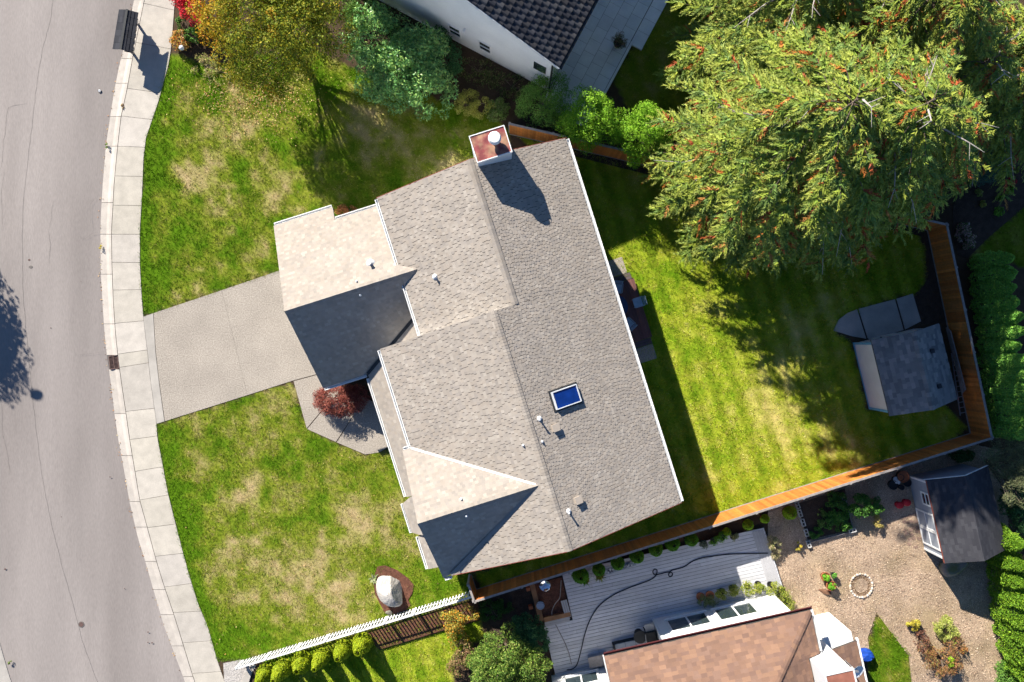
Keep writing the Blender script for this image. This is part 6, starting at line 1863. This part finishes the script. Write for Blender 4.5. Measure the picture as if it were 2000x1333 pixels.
shrub('groundcover', 'low dark ground cover beside the cedar fence return', 'ground cover', (960, 1190), [(0, 0, 0.15, 0.8, 0.6, 0.2), (0.6, 0.2, 0.15, 0.7, 0.4, 0.18)], 3000, 0.08, [(0.05, 0.12, 0.02), (0.035, 0.09, 0.02)], k=50, cr=0.3)

# ------------------------------------------------------------------ pots along the cedar fence on the grey deck
DG = [(0.085, 0.22, 0.014), (0.11, 0.27, 0.016), (0.065, 0.175, 0.016)]
row = [(1132, 1119, 0.55, 1.0), (1168, 1108, 0.42, 0.95), (1204, 1095, 0.46, 1.15), (1241, 1082, 0.48, 1.1), (1277, 1068, 0.48, 1.25), (1310, 1058, 0.50, 0.85), (1346, 1050, 0.46, 1.0)]
for i, (x, y, r, h) in enumerate(row):
    cone_shrub('dark green conical potted shrub along the cedar fence, %s from the planter pit' % ords[i], (x, y), r * 0.95, h, DG, 4200, 0.075, 'potted shrubs along the cedar fence', 'potted_shrub', 0.3, 'plasticblack', 0.32)
LG = [(0.20, 0.34, 0.012), (0.26, 0.40, 0.02), (0.14, 0.26, 0.012)]
for (x, y, r, h, lab) in ((1416, 1036, 0.26, 0.6, 'lime green potted shrub on the grey deck nearest its lit corner'), (1457, 1022, 0.34, 0.8, 'lime green potted shrub at the upper right corner of the grey deck'), (1490, 1011, 0.28, 0.7, 'small lime green potted shrub beyond the corner of the grey deck'), (1537, 999, 0.46, 0.95, 'large lime green potted shrub left of the cinder blocks')):
    cone_shrub(lab, (x, y), r, h, LG, 2600, 0.075, 'lime potted shrubs by the cedar fence', 'potted_shrub', 0.15, 'terracotta', 0.25)
for (x, y, lab, pal) in ((1142, 1135, 'spiky green potted plant below the first conical shrub', DG), (1170, 1126, 'yellow green spiky potted plant below the second conical shrub', [(0.20, 0.22, 0.03), (0.12, 0.15, 0.02)])):
    b, mb = pot(x, y - 4, 0.2, 0.3, 'terracotta', 0.3)
    t = thing('potted_plant', lab, 'potted plant', b, 'spiky pots on the grey deck'); obj('pot', mb, M['terracotta'], t)
    n = 90; ph_ = rng.uniform(0, 6.28, n); el = rng.uniform(0.1, 1.3, n); L = 0.42 * rng.uniform(0.6, 1.1, n)
    d = np.stack([np.cos(ph_) * np.cos(el), np.sin(ph_) * np.cos(el), np.sin(el)], -1); p = np.array(b) + np.array([0, 0, 0.32]) + d * (L / 2)[:, None]
    obj('leaves', shift(quad_mesh('leaves', leaves(p, np.cross(d, rng.normal(size=(n, 3))), L, 0.035, d), pick(pal, n)), b), M['leaf'], t)
for (x, y, lab, pal) in ((1372, 1060, 'grey leaved trailing potted plant between the conical shrubs and the lime ones', [(0.12, 0.14, 0.10), (0.08, 0.11, 0.06)]), (1392, 1054, 'dark round potted plant beside the grey leaved one', DG), (1408, 1047, 'small dark green pot beside the first lime shrub', DG), (1430, 1046, 'pale feathery potted plant below the first lime shrub', [(0.22, 0.22, 0.10), (0.12, 0.15, 0.05)])):
    b, mb = pot(x, y, 0.18, 0.28, 'plasticblack', 0.3)
    t = thing('potted_plant', lab, 'potted plant', b, 'small pots on the grey deck'); obj('pot', mb, M['plasticblack'], t)
    me, C, R_ = foliage([(b.x, b.y, b.z + 0.38, 0.27, 0.25, 0.2)], 420, 0.09, pal, k=10, cr=0.45, asp=0.3); obj('leaves', shift(me, b), M['leaf'], t)
# pebble tray between the shrubs
t = thing('pebble_tray', 'grey tray of pale pebbles between the conical shrubs', 'tray', P(1222, 1105, 0.3))
obj('tray', slab_px([(1183, 1113), (1236, 1096), (1243, 1104), (1190, 1122)], 0.301, 0.34), M['grey_siding'], t)
for q in range(60):
    f = rnd.random(); g_ = rnd.uniform(-3.2, 3.2)
    p = P(1188 + 50 * f + g_ * 0.3, 1116 - 16 * f + g_, 0.35); s = rnd.uniform(0.025, 0.05)
    inst('pebble', STN[q % 5], Matrix.Translation(p) @ Matrix.Rotation(rnd.uniform(0, 6), 4, 'Z') @ Matrix.Diagonal((s, s, s * 0.7, 1)), t, rnd.choice([(0.7, 0.7, 0.7), (0.4, 0.4, 0.42), (0.15, 0.15, 0.17)]))
# right end of the deck: rust pot with grasses, and the planting along the white wall
t0 = shrub('ornamental_grass', 'pale dry ornamental grass in a pot at the right end of the grey deck', 'plant', (1507, 1062), [(0, 0.1, 0.4, 0.32, 0.4, 0.3), (0.2, -0.5, 0.3, 0.28, 0.3, 0.25)], 1100, 0.20, [(0.42, 0.34, 0.22), (0.32, 0.27, 0.14), (0.22, 0.24, 0.08)], asp=0.1, k=16, cr=0.5)
YW = [(0.24, 0.27, 0.03), (0.16, 0.20, 0.025), (0.34, 0.33, 0.08), (0.12, 0.17, 0.02)]
for i, (x, y, rx, ry, lab) in enumerate(((1408, 1153, 0.32, 0.3, 'yellow green potted plant along the white wall, leftmost of the row'), (1428, 1147, 0.28, 0.34, 'yellow green potted plant along the white wall, second from the left'), (1457, 1143, 0.42, 0.4, 'pale flowering plant along the white wall in the middle of the row'), (1478, 1139, 0.30, 0.32, 'yellow green plant along the white wall right of the flowering one'), (1502, 1140, 0.40, 0.36, 'yellow green plant along the white wall near its right corner'), (1524, 1150, 0.36, 0.40, 'yellow green plant at the right corner of the white wall'), (1535, 1172, 0.34, 0.50, 'green bush just right of the white wall corner'))):
    b, mb = pot(x, y, 0.17, 0.26, 'plasticblack', 0.28 if i < 5 else 0.1)
    t = thing('potted_plant', lab, 'potted plant', b, 'plants along the white wall'); obj('pot', mb, M['plasticblack'], t)
    me, C, R_ = foliage([(b.x, b.y - 0.1, b.z + 0.42, rx, ry, 0.32)], 900, 0.085, YW, k=16, cr=0.4, asp=0.35); obj('leaves', shift(me, b), M['leaf'], t)
for (x, y, lab) in ((1366, 1163, 'terracotta pot with trailing leaves at the left end of the white wall row'), (1384, 1160, 'terracotta pot with trailing leaves, second from the left by the wall')):
    b, mb = pot(x, y, 0.22, 0.34, 'terracotta', 0.3)
    t = thing('potted_plant', lab, 'potted plant', b, 'terracotta pots by the white wall'); obj('pot', mb, M['terracotta'], t)
    me, C, R_ = foliage([(b.x + 0.1, b.y - 0.22, b.z + 0.40, 0.34, 0.32, 0.22)], 600, 0.14, [(0.16, 0.19, 0.08), (0.10, 0.14, 0.05)], k=12, cr=0.45, asp=0.15); obj('leaves', shift(me, b), M['leaf'], t)

# ------------------------------------------------------------------ hedges and plants at the right edge
TH = [(0.16, 0.34, 0.06), (0.20, 0.39, 0.065), (0.135, 0.30, 0.06), (0.25, 0.43, 0.075)]
TH2 = [(0.095, 0.195, 0.014), (0.13, 0.24, 0.016), (0.08, 0.165, 0.014), (0.18, 0.28, 0.02)]
def thuja(label, bp, r, h, pal, n, group):
    b = P(*bp, 0.1); t = thing('thuja_tree', label, 'hedge tree', b, group)
    zz = rng.random(n) ** 0.85; an = rng.uniform(0, 2 * math.pi, n)
    bump = 0.72 + 0.5 * vnoise(an * 2.2 + bp[1], zz * h * 2.6 + bp[0], 1.0, 190)
    rr = r * (np.minimum(1, 0.75 + zz * 1.2) * np.clip(1 - zz ** 3.2, 0, 1) ** 0.7) * bump * rng.uniform(0.72, 1.0, n)
    p = np.stack([b.x + rr * np.cos(an), b.y + rr * np.sin(an), b.z + 0.05 + zz * h], -1)
    out = np.stack([np.cos(an), np.sin(an), 0.25 + zz * 0.8], -1)
    D = np.array([0, 0, 0.9]) + 0.8 * out + rng.normal(0, 0.35, (n, 3)); N = np.cross(out, rng.normal(size=(n, 3))) + 0.5 * out
    L = rng.uniform(0.07, 0.14, n)
    obj('crown', shift(quad_mesh('crown', leaves(p, N, L, L * 0.5, D), pick(pal, n, 0.17)), b), M['leaf'], t)
    obj('trunk', MB().tube([(b.x, b.y, 0.05), (b.x, b.y, h * 0.9)], [0.08, 0.02], 6), M['bark'], t)
nn_ = 13
for i in range(nn_):
    f = i / (nn_ - 1)
    thuja('green thuja in the hedge behind the white shed, %s from the top' % (ords + ['eleventh', 'twelfth', 'thirteenth'])[i], (1903 + 30 * f + rng.uniform(-3, 3), 516 + 318 * f), 0.56 * rng.uniform(0.9, 1.12), 3.9 * rng.uniform(0.9, 1.1), TH, 7000, 'thuja hedge behind the white shed')
for i, (x, y) in enumerate(((1925, 1040), (1932, 1078), (1938, 1112), (1944, 1148), (1949, 1185), (1955, 1220), (1962, 1256), (1971, 1292), (1985, 1330))):
    thuja('yellow green thuja in the hedge below the grey shed, %s from the top' % ords[i], (x, y), 0.66 * rng.uniform(0.92, 1.1), 3.2 * rng.uniform(0.9, 1.08), TH2, 8000, 'thuja hedge below the grey shed')
PN = [(0.13, 0.15, 0.065), (0.095, 0.115, 0.05), (0.18, 0.19, 0.09), (0.11, 0.105, 0.055)]
shrub('pine_tree', 'dusty grey green pine above the grey shed at the right edge', 'tree', (1925, 900), [(0, 0.4, 2.2, 1.3, 1.2, 1.0), (0.9, 0.9, 2.6, 1.3, 1.1, 1.0), (1.0, -0.5, 2.6, 1.2, 1.0, 0.9), (0.0, -1.0, 3.1, 1.1, 1.1, 0.7), (1.4, 0.2, 3.2, 1.2, 1.2, 0.8)], 17000, 0.13, PN, k=90, cr=0.3, asp=0.16, nst=26, stem_r=0.06, stem='trunk')
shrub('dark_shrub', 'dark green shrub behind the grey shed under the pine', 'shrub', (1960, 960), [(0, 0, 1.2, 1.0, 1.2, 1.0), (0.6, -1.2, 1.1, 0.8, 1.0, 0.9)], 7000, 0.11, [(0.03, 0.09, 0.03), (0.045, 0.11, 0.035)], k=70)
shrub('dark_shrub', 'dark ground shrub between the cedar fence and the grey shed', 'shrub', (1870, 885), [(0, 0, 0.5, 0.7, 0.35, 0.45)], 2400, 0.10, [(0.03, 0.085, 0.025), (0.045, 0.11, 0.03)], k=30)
shrub('spruce_shrub', 'blue green spruce shrub right of the dark conifer', 'shrub', (1900, 330), [(0, 0, 1.0, 1.1, 1.0, 1.0), (0.8, 0.4, 0.9, 0.8, 0.8, 0.8)], 8000, 0.085, [(0.045, 0.12, 0.085), (0.06, 0.14, 0.10)], k=80, asp=0.3)
shrub('red_maple', 'red leaved shrub at the right edge above the mulch bed', 'shrub', (1962, 303), [(0, 0, 0.9, 0.7, 0.8, 0.7)], 3600, 0.10, [(0.42, 0.07, 0.05), (0.32, 0.05, 0.04), (0.45, 0.14, 0.07)], k=40)
struct('mulch_bed', slab_px([(1862, 400), (1880, 365), (1930, 335), (2010, 310), (2100, 300), (2100, 340), (2000, 405), (1930, 465), (1890, 505), (1872, 500), (1860, 460)], 0.0, 0.125), M['soil'])
shrub('groundcover', 'pink flowered ground cover beside the fence corner', 'ground cover', (1878, 462), [(0, 0, 0.2, 0.4, 0.9, 0.25), (0.4, -0.2, 0.15, 0.4, 0.5, 0.2)], 2600, 0.08, [(0.08, 0.15, 0.04), (0.40, 0.24, 0.24), (0.06, 0.11, 0.03), (0.45, 0.32, 0.30)], k=40)
for (x, y, s_, lab, pal) in ((1972, 357, 0.26, 'small red plant in the dark mulch bed at the right edge', RED), (1970, 372, 0.22, 'small green plant just below the red one in the mulch bed', DG), (1948, 388, 0.18, 'tiny green plant in the middle of the mulch bed', DG), (1946, 415, 0.30, 'round green mound at the lower edge of the mulch bed', DG), (1910, 378, 0.26, 'pale green airy plant at the left of the mulch bed', [(0.20, 0.24, 0.06), (0.14, 0.18, 0.04)]), (1918, 399, 0.2, 'yellow tufted plant left of the green mound', [(0.30, 0.26, 0.05), (0.16, 0.2, 0.04)]), (1982, 333, 0.2, 'small yellow green plant at the top of the mulch bed', [(0.22, 0.24, 0.04), (0.14, 0.18, 0.03)])):
    shrub('bed_plant', lab, 'plant', (x, y), [(0, 0, s_ * 0.7, s_, s_, s_ * 0.6)], 420, 0.075, pal, group='small plants in the mulch bed', k=9, cr=0.45, nst=4, stem_r=0.012)
# shrubs in the lower right corner
BR = [(0.26, 0.12, 0.055), (0.34, 0.17, 0.07), (0.20, 0.10, 0.05), (0.22, 0.20, 0.05)]
shrub('autumn_shrub', 'rust brown shrub in the lower right corner of the wood chip yard', 'shrub', (1835, 1285), [(0, 0, 0.45, 1.2, 0.9, 0.5), (-0.9, 0.6, 0.4, 0.6, 0.6, 0.4), (0.6, 0.8, 0.4, 0.7, 0.6, 0.4)], 5200, 0.085, BR, k=110, cr=0.22, nst=40, stem_r=0.025, asp=0.35)
shrub('dark_branch_shrub', 'dark bare twigged bush above the rust brown shrub', 'shrub', (1795, 1250), [(0, 0, 0.4, 0.4, 0.8, 0.45)], 700, 0.08, [(0.10, 0.05, 0.04), (0.16, 0.07, 0.04)], k=20, nst=30, stem_r=0.03)
shrub('yellow_shrub', 'pale yellow green bush right of the dark twigs', 'shrub', (1838, 1222), [(0, 0, 0.4, 0.7, 0.6, 0.45), (0.3, -0.4, 0.35, 0.5, 0.5, 0.35)], 2600, 0.11, [(0.30, 0.34, 0.06), (0.22, 0.28, 0.05), (0.38, 0.38, 0.12)], k=36, asp=0.25)
shrub('yellow_shrub', 'golden yellow small bush left of the pale yellow green one', 'shrub', (1778, 1215), [(0, 0, 0.3, 0.38, 0.36, 0.3)], 1100, 0.09, [(0.42, 0.34, 0.04), (0.30, 0.28, 0.05)], k=18)
shrub('lime_plant', 'single lime green plant in the rust brown shrub', 'plant', (1843, 1283), [(0, 0, 0.7, 0.22, 0.25, 0.2)], 420, 0.09, LG, k=8, cr=0.45)
shrub('green_shrub', 'low green and white flowering shrub at the bottom right corner', 'shrub', (1965, 1318), [(0, 0, 0.4, 0.8, 0.9, 0.4), (-0.3, 0.5, 0.3, 0.5, 0.5, 0.3)], 4200, 0.085, [(0.09, 0.19, 0.03), (0.13, 0.24, 0.04), (0.05, 0.12, 0.02)], k=60)
shrub('orange_plant', 'small orange plant between the rust brown shrub and the hedge', 'plant', (1880, 1270), [(0, 0, 0.15, 0.25, 0.2, 0.15)], 260, 0.09, [(0.45, 0.18, 0.03), (0.3, 0.14, 0.04)], k=8, cr=0.4)
# kerb weeds
for i, (x, y, pal, lab) in enumerate(((240, 209, BR, 'dead brown weed in the kerb joint near the mailboxes'), (209, 286, [(0.12, 0.18, 0.02)], 'green weed at the road edge below the mailboxes'), (196, 483, [(0.4, 0.33, 0.03)], 'yellow weed at the road edge above the drain'), (20, 1293, [(0.14, 0.2, 0.03)], 'green weed at the far kerb in the lower left corner'))):
    shrub('kerb_weed', lab, 'weed', (x, y), [(0, 0, 0.05, 0.09, 0.17, 0.06)], 90, 0.06, pal, k=4, cr=0.5, nst=3, stem_r=0.006)

# ------------------------------------------------------------------ across the road, out of the picture: street lamp and tree that shade the road
b = P(-252, 336, 0.1)
t = thing('street_lamp', 'street lamp across the road whose shadow falls on the asphalt', 'street lamp', b)
obj('pole', MB().tube([b, b + Vector((0, 0, 4)), b + Vector((0, 0, 7.6))], [0.10, 0.08, 0.06], 10), M['metal'], t)
ad = Vector((0.80, -0.60, 0)).normalized()
obj('arm', MB().tube([b + Vector((0, 0, 7.5)), b + ad * 0.7 + Vector((0, 0, 7.85)), b + ad * 1.9 + Vector((0, 0, 7.95))], [0.05, 0.045, 0.04], 8), M['metal'], t)
hd = b + ad * 2.25 + Vector((0, 0, 7.93)); obj('lamp_head', MB().lathe(hd, [(0.10, -0.10), (0.24, -0.06), (0.28, 0.0), (0.2, 0.08), (0.05, 0.12)], 16, 1.3, 1.0), M['metal'], t)
b = P(-236, 392, 0.1)
t = thing('street_tree', 'leafy tree across the road whose shadow falls on the asphalt', 'tree', b)
me, C, R_ = foliage([(b.x, b.y, 5.0, 3.0, 3.0, 2.6), (b.x + 1.0, b.y - 1.0, 4.2, 2.4, 2.4, 1.8), (b.x + 0.6, b.y + 1.2, 4.4, 2.2, 2.2, 1.8)], 13000, 0.22, [(0.07, 0.14, 0.02), (0.09, 0.16, 0.02)], k=200, cr=0.22)
obj('crown', shift(me, b), M['leaf'], t)
obj('trunk', MB().tube([b, b + Vector((0, 0, 2.2)), b + Vector((0, 0, 5.5))], [0.18, 0.14, 0.04], 8), M['bark'], t)
obj('limbs', stems(b + Vector((0, 0, 1.8)), C, 24, 0.05, 9), M['bark'], t)
